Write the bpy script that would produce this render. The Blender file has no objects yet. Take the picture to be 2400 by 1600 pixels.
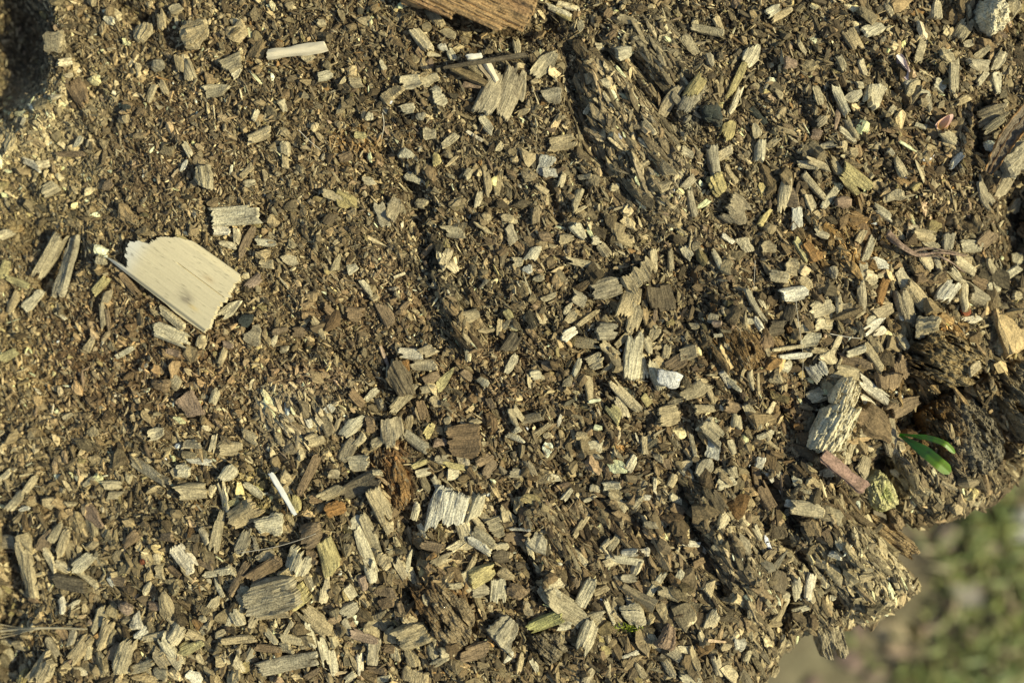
import bpy, math, random
import numpy as np
from mathutils import Vector, Matrix

# ------------------------------------------------------------------ camera, sky, sun, exposure
SC = bpy.context.scene
COL = SC.collection
D = 0.40                      # camera height above the stump's mean surface (metres)
S = 0.00015                   # metres per photo pixel (2400 px wide) at the stump surface
cam_d = bpy.data.cameras.new("camera")
cam_d.lens = 40.0; cam_d.sensor_width = 36.0
cam_d.clip_start = 0.01; cam_d.clip_end = 500.0
cam_d.dof.use_dof = True
cam_d.dof.focus_distance = D - 0.002
cam_d.dof.aperture_fstop = 3.2
cam = bpy.data.objects.new("camera", cam_d); COL.objects.link(cam)
cam.location = (0, 0, D)
SC.camera = cam

SUN_AZ = math.radians(-12.0)      # direction towards the sun in the ground plane, from +X
SUN_EL = math.radians(41.0)
to_sun = Vector((math.cos(SUN_EL) * math.cos(SUN_AZ), math.cos(SUN_EL) * math.sin(SUN_AZ), math.sin(SUN_EL)))
sun_d = bpy.data.lights.new("sun", "SUN"); sun_d.energy = 4.3; sun_d.angle = math.radians(0.6)
sun_d.color = (1.0, 0.94, 0.67)
sun = bpy.data.objects.new("sun", sun_d); COL.objects.link(sun)
sun.location = to_sun * 3
sun.rotation_euler = to_sun.to_track_quat('Z', 'Y').to_euler()

world = bpy.data.worlds.new("World"); SC.world = world; world.use_nodes = True
wn = world.node_tree.nodes; wl = world.node_tree.links
bg = wn["Background"]
sky = wn.new("ShaderNodeTexSky"); sky.sky_type = 'NISHITA'; sky.sun_disc = False
sky.sun_elevation = SUN_EL
sky.sun_rotation = math.pi / 2 - SUN_AZ
wl.new(sky.outputs[0], bg.inputs[0]); bg.inputs[1].default_value = 0.10
SC.view_settings.view_transform = 'Standard'; SC.view_settings.look = 'None'
SC.view_settings.exposure = 0.44; SC.view_settings.gamma = 1.0

# ------------------------------------------------------------------ helpers
rng = np.random.default_rng(11)
random.seed(5)
def P(px, py, z=0.0):
    k = (D - z) / D
    return ((px - 1200) * S * k, (800 - py) * S * k)

_H = rng.random(65536).astype(np.float64)
def vnoise(x, y, seed=0):
    xi = np.floor(x).astype(np.int64); yi = np.floor(y).astype(np.int64)
    fx = x - xi; fy = y - yi
    fx = fx * fx * (3 - 2 * fx); fy = fy * fy * (3 - 2 * fy)
    def h(a, b): return _H[(a * 73856093 ^ b * 19349663 ^ seed * 83492791) & 65535]
    a = h(xi, yi); b = h(xi + 1, yi); c = h(xi, yi + 1); d = h(xi + 1, yi + 1)
    return (a + (b - a) * fx) * (1 - fy) + (c + (d - c) * fx) * fy
def fbm(x, y, o=4, seed=0, g=0.5):
    s = 0; a = 1; t = 0
    for i in range(o):
        s = s + a * (vnoise(x * 2 ** i + 17 * i, y * 2 ** i - 31 * i, seed + i) - 0.5); t += a; a *= g
    return s / t * 2          # about -1..1
def sstep(a, b, x):
    t = np.clip((x - a) / (b - a), 0, 1); return t * t * (3 - 2 * t)

def make_mesh(name, V, faces_idx, starts, totals, tint=None, grain=None, smooth=False):
    me = bpy.data.meshes.new(name)
    nv = len(V)
    me.vertices.add(nv); me.vertices.foreach_set("co", np.ascontiguousarray(V, dtype=np.float32).ravel())
    me.loops.add(len(faces_idx)); me.loops.foreach_set("vertex_index", np.ascontiguousarray(faces_idx, dtype=np.int32))
    me.polygons.add(len(starts)); me.polygons.foreach_set("loop_start", np.ascontiguousarray(starts, dtype=np.int32))
    try: me.polygons.foreach_set("loop_total", np.ascontiguousarray(totals, dtype=np.int32))
    except Exception: pass
    me.polygons.foreach_set("use_smooth", np.full(len(starts), smooth))
    if tint is not None:
        t = np.ones((nv, 4), dtype=np.float32); t[:, :3] = tint
        at = me.attributes.new("tint", 'FLOAT_COLOR', 'POINT'); at.data.foreach_set("color", t.ravel())
    if grain is not None:
        at = me.attributes.new("grain", 'FLOAT_VECTOR', 'POINT')
        at.data.foreach_set("vector", np.ascontiguousarray(grain, dtype=np.float32).ravel())
    me.update(calc_edges=True); me.validate()
    return me
def obj(name, me, mat=None, parent=None, mtx=None):
    o = bpy.data.objects.new(name, me); COL.objects.link(o)
    if mat is not None and me is not None: me.materials.append(mat)
    if mtx is not None: o.matrix_world = mtx
    if parent is not None:
        o.parent = parent
    return o
def tag(o, label=None, cat=None, group=None, kind=None):
    if label: o["label"] = label
    if cat: o["category"] = cat
    if group: o["group"] = group
    if kind: o["kind"] = kind
    return o
def empty(name, loc=(0, 0, 0)):
    o = bpy.data.objects.new(name, None); COL.objects.link(o); o.location = loc; o.empty_display_size = 0.01
    return o

# ------------------------------------------------------------------ materials
def new_mat(name):
    m = bpy.data.materials.new(name); m.use_nodes = True
    return m, m.node_tree.nodes, m.node_tree.links, m.node_tree.nodes["Principled BSDF"]
def nd(N, t, **kw):
    n = N.new(t)
    for k, v in kw.items(): setattr(n, k, v)
    return n
def fibre_mat(name, fu, fv, contrast=0.5, bump=0.35, dirt=0.5, gritb=0.3, rough=0.85, spec=0.25, dist=0.0006, grit_scale=1500, crack=0.45):
    m, N, L, b = new_mat(name)
    ti = nd(N, "ShaderNodeAttribute", attribute_name="tint")
    gr = nd(N, "ShaderNodeAttribute", attribute_name="grain")
    mp = nd(N, "ShaderNodeMapping"); mp.inputs["Scale"].default_value = (fu, fv, 1)
    L.new(gr.outputs["Vector"], mp.inputs["Vector"])
    n1 = nd(N, "ShaderNodeTexNoise"); n1.inputs["Scale"].default_value = 1; n1.inputs["Detail"].default_value = 5
    n1.inputs["Roughness"].default_value = 0.62; n1.inputs["Distortion"].default_value = 0.35
    L.new(mp.outputs[0], n1.inputs["Vector"])
    r1 = nd(N, "ShaderNodeMapRange"); r1.inputs[1].default_value = 0.3; r1.inputs[2].default_value = 0.7
    r1.inputs[3].default_value = 1 - contrast; r1.inputs[4].default_value = 1 + contrast * 0.32
    L.new(n1.outputs[0], r1.inputs[0])
    tc = nd(N, "ShaderNodeTexCoord")
    n2 = nd(N, "ShaderNodeTexNoise"); n2.inputs["Scale"].default_value = 210; n2.inputs["Detail"].default_value = 6
    n2.inputs["Roughness"].default_value = 0.7
    L.new(tc.outputs["Object"], n2.inputs["Vector"])
    r2 = nd(N, "ShaderNodeMapRange"); r2.inputs[1].default_value = 0.5; r2.inputs[2].default_value = 0.68
    r2.inputs[3].default_value = 0; r2.inputs[4].default_value = dirt
    L.new(n2.outputs[0], r2.inputs[0])
    mul = nd(N, "ShaderNodeVectorMath", operation='SCALE')
    L.new(ti.outputs["Color"], mul.inputs[0]); L.new(r1.outputs[0], mul.inputs["Scale"])
    mix = nd(N, "ShaderNodeMix", data_type='RGBA'); mix.inputs[7].default_value = (0.075, 0.052, 0.026, 1)
    L.new(r2.outputs[0], mix.inputs[0]); L.new(mul.outputs[0], mix.inputs[6])
    # fine dark checks running with the grain
    mp2 = nd(N, "ShaderNodeMapping"); mp2.inputs["Scale"].default_value = (fu * 0.55, fv * 0.62, 1); mp2.inputs["Location"].default_value = (3.7, 9.1, 0)
    L.new(gr.outputs["Vector"], mp2.inputs["Vector"])
    n4 = nd(N, "ShaderNodeTexNoise"); n4.inputs["Scale"].default_value = 1; n4.inputs["Detail"].default_value = 3; n4.inputs["Distortion"].default_value = 0.6
    L.new(mp2.outputs[0], n4.inputs["Vector"])
    a1 = nd(N, "ShaderNodeMath", operation='SUBTRACT'); a1.inputs[1].default_value = 0.5; L.new(n4.outputs[0], a1.inputs[0])
    a2 = nd(N, "ShaderNodeMath", operation='ABSOLUTE'); L.new(a1.outputs[0], a2.inputs[0])
    r4 = nd(N, "ShaderNodeMapRange"); r4.inputs[1].default_value = 0.0; r4.inputs[2].default_value = 0.035
    r4.inputs[3].default_value = 1 - crack; r4.inputs[4].default_value = 1.0; L.new(a2.outputs[0], r4.inputs[0])
    mulc = nd(N, "ShaderNodeVectorMath", operation='SCALE'); L.new(mix.outputs[2], mulc.inputs[0]); L.new(r4.outputs[0], mulc.inputs["Scale"])
    # grit and specks
    n3 = nd(N, "ShaderNodeTexNoise"); n3.inputs["Scale"].default_value = grit_scale; n3.inputs["Detail"].default_value = 3
    L.new(tc.outputs["Object"], n3.inputs["Vector"])
    r3 = nd(N, "ShaderNodeMapRange"); r3.inputs[1].default_value = 0.35; r3.inputs[2].default_value = 0.65
    r3.inputs[3].default_value = 1 - 0.3 * min(1, gritb * 2.5); r3.inputs[4].default_value = 1 + 0.2 * min(1, gritb * 2.5)
    L.new(n3.outputs[0], r3.inputs[0])
    mul2 = nd(N, "ShaderNodeVectorMath", operation='SCALE')
    L.new(mulc.outputs[0], mul2.inputs[0]); L.new(r3.outputs[0], mul2.inputs["Scale"])
    L.new(mul2.outputs[0], b.inputs["Base Color"])
    b.inputs["Roughness"].default_value = rough
    b.inputs["Specular IOR Level"].default_value = spec
    add = nd(N, "ShaderNodeMath", operation='MULTIPLY_ADD'); add.inputs[1].default_value = gritb
    ad0 = nd(N, "ShaderNodeMath", operation='MULTIPLY_ADD'); ad0.inputs[1].default_value = 0.5; L.new(r4.outputs[0], ad0.inputs[0]); L.new(n1.outputs[0], ad0.inputs[2])
    L.new(n3.outputs[0], add.inputs[0]); L.new(ad0.outputs[0], add.inputs[2])
    bu = nd(N, "ShaderNodeBump"); bu.inputs["Strength"].default_value = bump; bu.inputs["Distance"].default_value = dist
    L.new(add.outputs[0], bu.inputs["Height"]); L.new(bu.outputs[0], b.inputs["Normal"])
    return m
M_CHIP = fibre_mat("weathered_wood", 150, 1000, contrast=0.36, bump=0.85, dirt=0.62, gritb=0.5, dist=0.0008, crack=0.30)
M_FINE = fibre_mat("wood_crumb", 300, 1500, contrast=0.45, bump=0.6, dirt=0.3, dist=0.0007, rough=0.75, spec=0.3, crack=0.3)
M_STUMP = fibre_mat("decayed_wood", 170, 900, contrast=0.55, bump=1.0, dirt=0.6, gritb=0.8, dist=0.0013)
M_FRESH = fibre_mat("fresh_wood", 40, 900, contrast=0.07, bump=0.2, dirt=0.0, gritb=0.05, dist=0.0002, rough=0.6, crack=0.06)
M_PALE = fibre_mat('pale_rotten_wood', 140, 800, contrast=0.3, bump=0.9, dirt=0.3, gritb=0.5, dist=0.0009, crack=0.35)
M_SOIL = fibre_mat('bare_soil', 300, 300, contrast=0.3, bump=0.6, dirt=0.4, gritb=0.6, dist=0.0015, crack=0.0, grit_scale=500)
M_STONE = fibre_mat("pale_crust", 500, 500, contrast=0.2, bump=0.6, dirt=0.25, gritb=0.8, dist=0.0006)

def plain_mat(name, col, rough=0.5, spec=0.4, vary=0.25, scale=300, trans=0.0):
    m, N, L, b = new_mat(name)
    tc = nd(N, "ShaderNodeTexCoord")
    n = nd(N, "ShaderNodeTexNoise"); n.inputs["Scale"].default_value = scale; n.inputs["Detail"].default_value = 4
    L.new(tc.outputs["Object"], n.inputs["Vector"])
    r = nd(N, "ShaderNodeMapRange"); r.inputs[1].default_value = 0.3; r.inputs[2].default_value = 0.7
    r.inputs[3].default_value = 1 - vary; r.inputs[4].default_value = 1 + vary
    L.new(n.outputs[0], r.inputs[0])
    v = nd(N, "ShaderNodeVectorMath", operation='SCALE'); v.inputs[0].default_value = col
    L.new(r.outputs[0], v.inputs["Scale"]); L.new(v.outputs[0], b.inputs["Base Color"])
    b.inputs["Roughness"].default_value = rough; b.inputs["Specular IOR Level"].default_value = spec
    if trans > 0:
        b.inputs["Subsurface Weight"].default_value = trans
        b.inputs["Subsurface Radius"].default_value = (0.002, 0.003, 0.001); b.inputs["Subsurface Scale"].default_value = 0.4
    return m

# ------------------------------------------------------------------ the stump: outline
CX, CY = 900.0, 500.0
edge_px = [(2330, -700), (2480, -420), (2590, -60), (2640, 250), (2620, 560), (2585, 760), (2500, 980), (2400, 1117), (2383, 1127), (2373, 1148), (2349, 1172), (2315, 1189), (2281, 1199), (2267, 1212),
           (2233, 1223), (2193, 1229), (2179, 1240), (2152, 1236), (2118, 1226), (2090, 1202), (2055, 1190), (2046, 1216), (2060, 1250),
           (2077, 1270), (2090, 1287), (2114, 1318), (2131, 1335), (2152, 1362), (2161, 1381), (2131, 1413), (2084, 1444), (2043, 1463),
           (2015, 1461), (1995, 1476), (1975, 1475), (1896, 1488), (1866, 1509), (1852, 1526), (1835, 1539), (1821, 1553), (1808, 1577),
           (1801, 1600), (1770, 1680), (1700, 1760)]
_ea = np.array([math.atan2(y - CY, x - CX) for x, y in edge_px]); _er = np.array([math.hypot(x - CX, y - CY) for x, y in edge_px])
_o = np.argsort(_ea); _ea = _ea[_o]; _er = _er[_o]
def r_edge(th):
    r0 = 1560 + 60 * fbm(np.cos(th) * 3 + 9, np.sin(th) * 3, 4, 3)
    rh = np.interp(th, _ea, _er)
    w = sstep(_ea[0] - 0.12, _ea[0], th) * (1 - sstep(_ea[-1], _ea[-1] + 0.12, th))
    r = r0 * (1 - w) + rh * w
    return r + 10 * fbm(th * 60, th * 0 + 3, 4, 8, 0.6)
def inside_px(px, py):
    th = np.arctan2(py - CY, px - CX)
    return r_edge(th) - np.hypot(px - CX, py - CY)

# distance from a polyline (px)
def dpoly(X, Y, pts):
    d = np.full(X.shape, 1e9)
    for (x0, y0), (x1, y1) in zip(pts[:-1], pts[1:]):
        vx, vy = x1 - x0, y1 - y0
        t = np.clip(((X - x0) * vx + (Y - y0) * vy) / (vx * vx + vy * vy + 1e-9), 0, 1)
        d = np.minimum(d, np.hypot(X - x0 - t * vx, Y - y0 - t * vy))
    return d
GA = math.radians(-57)                       # grain of the decayed ridges on screen (down to the right)
# ridges / crevices: (points, half width px, height mm)
LINES = [
    ([(1338, 110), (1345, 230), (1372, 330), (1425, 395), (1460, 450)], 20, -4.5),
    ([(1385, 120), (1430, 230), (1500, 340), (1590, 420)], 85, 4.5),
    ([(1400, 100), (1480, 190), (1560, 270), (1590, 300)], 12, -4),
    ([(1450, 60), (1560, 140), (1640, 200)], 50, 5),
    ([(1475, 130), (1540, 200), (1580, 260)], 12, -3.5),
    ([(1440, 420), (1540, 470)], 45, 4),
    ([(985, 545), (1000, 610), (1045, 650), (1075, 690)], 30, -4),
    ([(1030, 640), (1075, 745), (1115, 815)], 22, 6),
    ([(1150, 835), (1200, 930)], 18, 3.5),
    ([(855, 415), (960, 440), (975, 520)], 22, -5),
    ([(900, 350), (1010, 480)], 16, -3),
    ([(1280, 420), (1310, 520)], 14, -3),
    ([(1640, 1180), (1700, 1290), (1790, 1400)], 46, 5),
    ([(1600, 1150), (1640, 1270), (1700, 1400)], 14, -7),
    ([(1760, 1100), (1840, 1190), (1870, 1240)], 16, -7),
    ([(1880, 1170), (1960, 1230), (2040, 1330), (2100, 1390)], 52, 6),
    ([(1790, 1220), (1880, 1310), (1960, 1420)], 16, -5),
    ([(1840, 1480), (1850, 1400)], 14, -8),
    ([(1230, 1220), (1280, 1320), (1300, 1400)], 34, 5),
    ([(1200, 1200), (1235, 1310), (1270, 1400)], 12, -6),
    ([(1270, 1190), (1330, 1280), (1400, 1330)], 36, 4),
    ([(1000, 1380), (1050, 1470), (1080, 1540)], 85, 6),
    ([(940, 1180), (975, 1300), (960, 1390)], 20, -7),
    ([(915, 1080), (935, 1180)], 45, 3),
    ([(1700, 790), (1760, 840)], 58, 6),
    ([(1790, 900), (1850, 1010)], 22, -4),
    ([(2200, 780), (2245, 840), (2275, 885)], 62, 6),
    ([(2135, 900), (2200, 960), (2110, 1000)], 26, -12),
    ([(2290, 870), (2345, 915), (2400, 980)], 52, 5),
    ([(2260, 915), (2300, 980), (2350, 1060), (2400, 1110)], 15, -11),
    ([(2150, 985), (2240, 910), (2300, 880)], 12, -12),
    ([(2190, 960), (2230, 1030), (2290, 1120)], 50, 5),
    ([(2090, 1090), (2120, 1160), (2160, 1210)], 24, -7),
    ([(2060, 1080), (2075, 1180)], 24, -14),
    ([(2300, 240), (2300, 340)], 24, -9),
    ([(2380, 480), (2390, 600)], 40, -14),
    ([(1960, 440), (2060, 480), (2200, 520)], 28, -5),
    ([(640, 820), (760, 800), (830, 870)], 16, -4),
    ([(60, 540), (160, 590), (120, 650)], 30, -6),
    ([(20, 1400), (20, 1550)], 36, -8),
    ([(290, 20), (340, 55)], 22, -7),
    ([(1000, 20), (1110, 70), (1230, 80), (1290, 60)], 20, -6),
    ([(0, 1210), (40, 1340)], 28, -6),
]
def ridge_profile(d, w):
    return np.exp(-(d / w) ** 2 * 0.9)
EXPOSED = [(1480, 280, 130, 190), (1420, 1270, 150, 100), (1740, 1340, 120, 120), (2010, 1330, 120, 120), (1050, 1440, 80, 100), (2240, 870, 100, 90),
           (2350, 930, 80, 100), (2220, 1010, 80, 80), (690, 985, 90, 60), (1090, 760, 40, 80), (2180, 1130, 90, 80), (1730, 810, 60, 60), (925, 1130, 50, 60)]
def exposed_px(X, Y):
    ex = np.zeros(X.shape)
    for cx, cy, rx, ry in EXPOSED: ex = np.maximum(ex, 1 - sstep(0.7, 1.2, np.hypot((X - cx) / rx, (Y - cy) / ry)))
    return np.maximum(ex, (1 - sstep(60, 230, inside_px(X, Y))) * 0.8)
def height_px(X, Y):
    """height in metres of the stump top at photo pixel coordinates"""
    u = (X * math.cos(GA) - Y * math.sin(GA)); v = (X * math.sin(GA) + Y * math.cos(GA))
    # (screen y is down: along-grain coordinate u, across v)
    wob = 22 * fbm(X / 160, Y / 160, 3, 21)
    h = np.zeros(X.shape)
    # overall dome, falling away to the left and the top
    h += -0.020 * sstep(1000, -300, X) ** 1.3 - 0.010 * sstep(1900, 2600, X)
    h += 0.0035 * fbm(X / 420, Y / 420, 3, 5)
    # radial furrows
    fur = fbm((v + wob) / 34, u / 210, 4, 31, 0.55)
    amp = 0.6 + 0.9 * sstep(500, 1500, X * 0.6 + Y * 0.5)
    h += 0.0024 * fur * amp
    h += 0.0009 * fbm((v + wob) / 9, u / 60, 3, 37, 0.6)
    h += 0.0019 * fbm(X / 55, Y / 55, 4, 41, 0.6)
    ex = exposed_px(X, Y)
    h += ex * (0.0016 * fbm((v + wob) / 9, u / 42, 3, 51, 0.6) + 0.0014 * fbm(X / 15, Y / 15, 3, 53, 0.6) + 0.0022 * np.abs(fbm((v + wob) / 30, u / 75, 3, 57)) - 0.0006)
    for pts, w, mm in LINES:
        ww = w * (1 + 0.35 * fbm(X / 50, Y / 50, 2, int(pts[0][0]) % 97))
        h += mm * 0.001 * ridge_profile(dpoly(X, Y, pts), ww)
    # dark hollow at the top left
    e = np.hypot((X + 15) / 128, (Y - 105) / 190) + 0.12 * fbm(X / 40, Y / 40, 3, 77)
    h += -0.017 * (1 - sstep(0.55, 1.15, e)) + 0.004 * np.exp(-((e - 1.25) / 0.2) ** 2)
    d = inside_px(X, Y)
    h += -0.010 * (1 - sstep(-5, 45, d)) ** 2 - 0.004 * (1 - sstep(0, 200, d))
    return h

# colour patches of the rotten surface (linear), shade of hollow and dark bands painted in
C_BASE = np.array([0.150, 0.106, 0.051])
PATCH = [
    (230, 620, 600, 760, (0.34, 0.25, 0.123), 0.65), (500, 1420, 560, 260, (0.25, 0.195, 0.10), 0.45), (1500, 380, 500, 300, (0.23, 0.18, 0.10), 0.4),
    (1560, 1060, 460, 300, (0.115, 0.074, 0.033), 0.6), (2060, 420, 330, 240, (0.15, 0.098, 0.042), 0.5), (1180, 1180, 160, 260, (0.13, 0.082, 0.036), 0.5),
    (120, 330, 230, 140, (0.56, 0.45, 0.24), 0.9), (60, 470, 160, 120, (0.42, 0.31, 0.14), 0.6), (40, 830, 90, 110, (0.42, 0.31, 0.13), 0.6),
    (330, 840, 350, 190, (0.185, 0.103, 0.044), 0.7), (380, 330, 190, 150, (0.165, 0.100, 0.045), 0.6), (560, 130, 260, 110, (0.17, 0.115, 0.055), 0.5), (180, 1050, 260, 100, (0.27, 0.20, 0.10), 0.5), (400, 400, 200, 170, (0.24, 0.165, 0.085), 0.5),
    (690, 985, 110, 80, (0.50, 0.40, 0.24), 0.85), (860, 700, 200, 120, (0.27, 0.165, 0.08), 0.45), (720, 880, 120, 60, (0.25, 0.15, 0.08), 0.6),
    (925, 1120, 62, 80, (0.27, 0.12, 0.03), 0.75), (1040, 1430, 100, 120, (0.28, 0.17, 0.07), 0.65), (840, 330, 60, 60, (0.33, 0.18, 0.05), 0.6),
    (1730, 820, 85, 80, (0.24, 0.13, 0.035), 0.75), (1985, 580, 85, 60, (0.36, 0.20, 0.05), 0.75), (2190, 770, 80, 50, (0.40, 0.19, 0.035), 0.8),
    (2245, 840, 70, 60, (0.42, 0.30, 0.13), 0.75), (2165, 990, 80, 90, (0.20, 0.105, 0.022), 0.85), (2260, 990, 60, 70, (0.15, 0.135, 0.09), 0.7), (2230, 870, 190, 160, (0.23, 0.155, 0.06), 0.6), (2150, 1170, 110, 60, (0.17, 0.115, 0.04), 0.7),
    (1990, 560, 120, 60, (0.30, 0.17, 0.05), 0.4), (1890, 560, 60, 60, (0.36, 0.20, 0.05), 0.55), (1850, 950, 60, 90, (0.30, 0.17, 0.07), 0.5),
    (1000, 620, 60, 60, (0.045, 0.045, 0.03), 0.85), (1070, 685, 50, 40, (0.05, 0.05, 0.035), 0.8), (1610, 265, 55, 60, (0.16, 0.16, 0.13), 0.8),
    (1470, 290, 150, 170, (0.33, 0.26, 0.15), 0.7), (1540, 90, 130, 90, (0.22, 0.19, 0.12), 0.6), (1440, 1270, 170, 130, (0.14, 0.095, 0.05), 0.6),
    (1750, 1320, 160, 130, (0.26, 0.205, 0.12), 0.7), (2020, 1350, 150, 130, (0.38, 0.31, 0.175), 0.8), (1850, 1520, 150, 70, (0.34, 0.27, 0.15), 0.7),
    (2200, 1120, 150, 90, (0.28, 0.23, 0.14), 0.6), (2380, 900, 90, 120, (0.34, 0.26, 0.13), 0.6), (1550, 420, 90, 60, (0.40, 0.33, 0.21), 0.6),
    (1700, 640, 200, 200, (0.15, 0.105, 0.055), 0.45), (1600, 1040, 250, 120, (0.17, 0.115, 0.055), 0.4), (2150, 380, 160, 120, (0.14, 0.085, 0.035), 0.6),
    (1250, 560, 160, 100, (0.23, 0.15, 0.075), 0.4), (1130, 900, 140, 130, (0.24, 0.14, 0.065), 0.45), (1850, 250, 150, 150, (0.28, 0.21, 0.11), 0.4),
    (720, 1560, 160, 60, (0.20, 0.13, 0.06), 0.4), (70, 60, 110, 160, (0.07, 0.055, 0.025), 0.6), (600, 1150, 70, 50, (0.48, 0.38, 0.14), 0.6),  # middle patch paints the shade inside the top-left hollow
]
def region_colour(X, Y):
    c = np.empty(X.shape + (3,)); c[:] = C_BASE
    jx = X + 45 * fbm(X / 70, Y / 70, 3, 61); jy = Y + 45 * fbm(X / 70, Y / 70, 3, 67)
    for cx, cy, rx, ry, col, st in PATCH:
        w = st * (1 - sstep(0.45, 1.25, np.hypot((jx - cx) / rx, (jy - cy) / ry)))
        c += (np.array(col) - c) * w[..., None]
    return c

# ------------------------------------------------------------------ the stump: mesh
SX0, SX1, SY0, SY1 = -830.0, 2760.0, -1200.0, 2180.0
def axis(a, b, f0, f1, fine, coarse):
    return np.concatenate([np.arange(a, f0, coarse), np.arange(f0, f1, fine), np.arange(f1, b + coarse, coarse)])
gx = axis(SX0, SX1, -60, 2460, 2.5, 16.0); gy = axis(SY0, SY1, -60, 1660, 2.5, 16.0)
GX, GY = np.meshgrid(gx, gy)
GH = height_px(GX, GY)
GD = inside_px(GX, GY)
def sample(A, px, py):
    """bilinear sample of a grid array at photo pixels"""
    ix = np.clip(np.searchsorted(gx, px) - 1, 0, len(gx) - 2); iy = np.clip(np.searchsorted(gy, py) - 1, 0, len(gy) - 2)
    fx = np.clip((px - gx[ix]) / (gx[ix + 1] - gx[ix]), 0, 1); fy = np.clip((py - gy[iy]) / (gy[iy + 1] - gy[iy]), 0, 1)
    return (A[iy, ix] * (1 - fx) + A[iy, ix + 1] * fx) * (1 - fy) + (A[iy + 1, ix] * (1 - fx) + A[iy + 1, ix + 1] * fx) * fy

def build_stump():
    ny, nx = GX.shape
    keep_v = GD > 0
    cell = keep_v[:-1, :-1] & keep_v[1:, :-1] & keep_v[:-1, 1:] & keep_v[1:, 1:]
    used = np.zeros((ny, nx), bool)
    used[:-1, :-1] |= cell; used[1:, :-1] |= cell; used[:-1, 1:] |= cell; used[1:, 1:] |= cell
    # boundary vertices: used but with a missing neighbour cell
    full = np.ones((ny, nx), bool)
    cp = np.pad(cell, 1)
    full = cp[:-1, :-1] & cp[1:, :-1] & cp[:-1, 1:] & cp[1:, 1:]
    bnd = used & ~full
    X = GX.copy(); Y = GY.copy()
    th = np.arctan2(Y - CY, X - CX); r = r_edge(th)
    X = np.where(bnd, CX + np.cos(th) * r, X); Y = np.where(bnd, CY + np.sin(th) * r, Y)
    H = GH + 0.0005 * fbm(GX / 5.5, GY / 5.5, 2, 91)
    k = (D - H) / D
    idx = -np.ones((ny, nx), np.int64); idx[used] = np.arange(used.sum())
    V = np.stack([(X - 1200) * S * k, (800 - Y) * S * k, H], -1)[used]
    iy, ix = np.nonzero(cell)
    q = np.stack([idx[iy, ix], idx[iy + 1, ix], idx[iy + 1, ix + 1], idx[iy, ix + 1]], 1)
    # tint, grain
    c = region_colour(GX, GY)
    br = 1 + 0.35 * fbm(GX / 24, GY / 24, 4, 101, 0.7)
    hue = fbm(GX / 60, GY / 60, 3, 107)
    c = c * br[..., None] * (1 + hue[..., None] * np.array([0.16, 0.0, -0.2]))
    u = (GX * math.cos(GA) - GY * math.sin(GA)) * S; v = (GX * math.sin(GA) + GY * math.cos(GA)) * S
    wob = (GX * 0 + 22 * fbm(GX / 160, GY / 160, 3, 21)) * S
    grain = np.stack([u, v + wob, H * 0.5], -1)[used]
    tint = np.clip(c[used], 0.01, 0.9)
    # walls
    e = np.concatenate([q[:, [0, 1]], q[:, [1, 2]], q[:, [2, 3]], q[:, [3, 0]]])
    key = np.minimum(e[:, 0], e[:, 1]) * len(V) + np.maximum(e[:, 0], e[:, 1])
    uq, inv, cnt = np.unique(key, return_inverse=True, return_counts=True)
    be = e[cnt[inv] == 1]
    bv = np.unique(be)
    rings = [(0, 0)] + [(k_, 0) for k_ in np.linspace(0.004, 0.31, 26)]
    base = V[bv]
    c0 = np.array(P(CX, CY))
    dirv = base[:, :2] - c0; rad = np.linalg.norm(dirv, axis=1, keepdims=True); dirv /= rad
    ang = np.arctan2(dirv[:, 1], dirv[:, 0])
    Vs = [V]; Ts = [tint]; Gs = [grain]; n0 = len(V); m = len(bv)
    remap = -np.ones(n0, np.int64); remap[bv] = np.arange(m)
    F = [q]
    prev = bv.copy()
    bi = remap[be]
    for li, (dz, _) in enumerate(rings[1:]):
        off = -0.001 - 0.004 * sstep(0, 0.02, np.full(m, dz)) + 0.004 * fbm(ang * 45, np.full(m, dz * 9), 4, 131) - 0.006 * dz / 0.3
        xy = base[:, :2] + dirv * off[:, None]
        ring = np.column_stack([xy, base[:, 2] - dz])
        Vs.append(ring); ids = n0 + li * m + np.arange(m)
        col = np.array([0.21, 0.16, 0.09]) * (1 + 0.4 * fbm(ang * 80, np.full(m, dz * 30), 3, 137))[:, None]
        Ts.append(col); Gs.append(np.column_stack([np.full(m, dz), ang * 0.23, np.zeros(m)]))
        a = prev[bi[:, 0]] if li == 0 else prev[bi[:, 0]]
        b = prev[bi[:, 1]]
        F.append(np.stack([b, a, ids[bi[:, 0]], ids[bi[:, 1]]], 1))
        prev = ids
    V = np.concatenate(Vs); T = np.concatenate(Ts); G = np.concatenate(Gs); Q = np.concatenate(F)
    me = make_mesh("wood_body", V, Q.ravel(), np.arange(len(Q)) * 4, np.full(len(Q), 4), T, G, smooth=True)
    return me
STUMP = empty("tree_stump", (*P(CX, CY), -0.30))
tag(STUMP, "broad rotten tree stump with a crumbling brown top covered in wood chips", "tree stump")
o = obj("wood_body", build_stump(), M_STUMP, STUMP); o.location = (-STUMP.location[0], -STUMP.location[1], 0.30)

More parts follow.
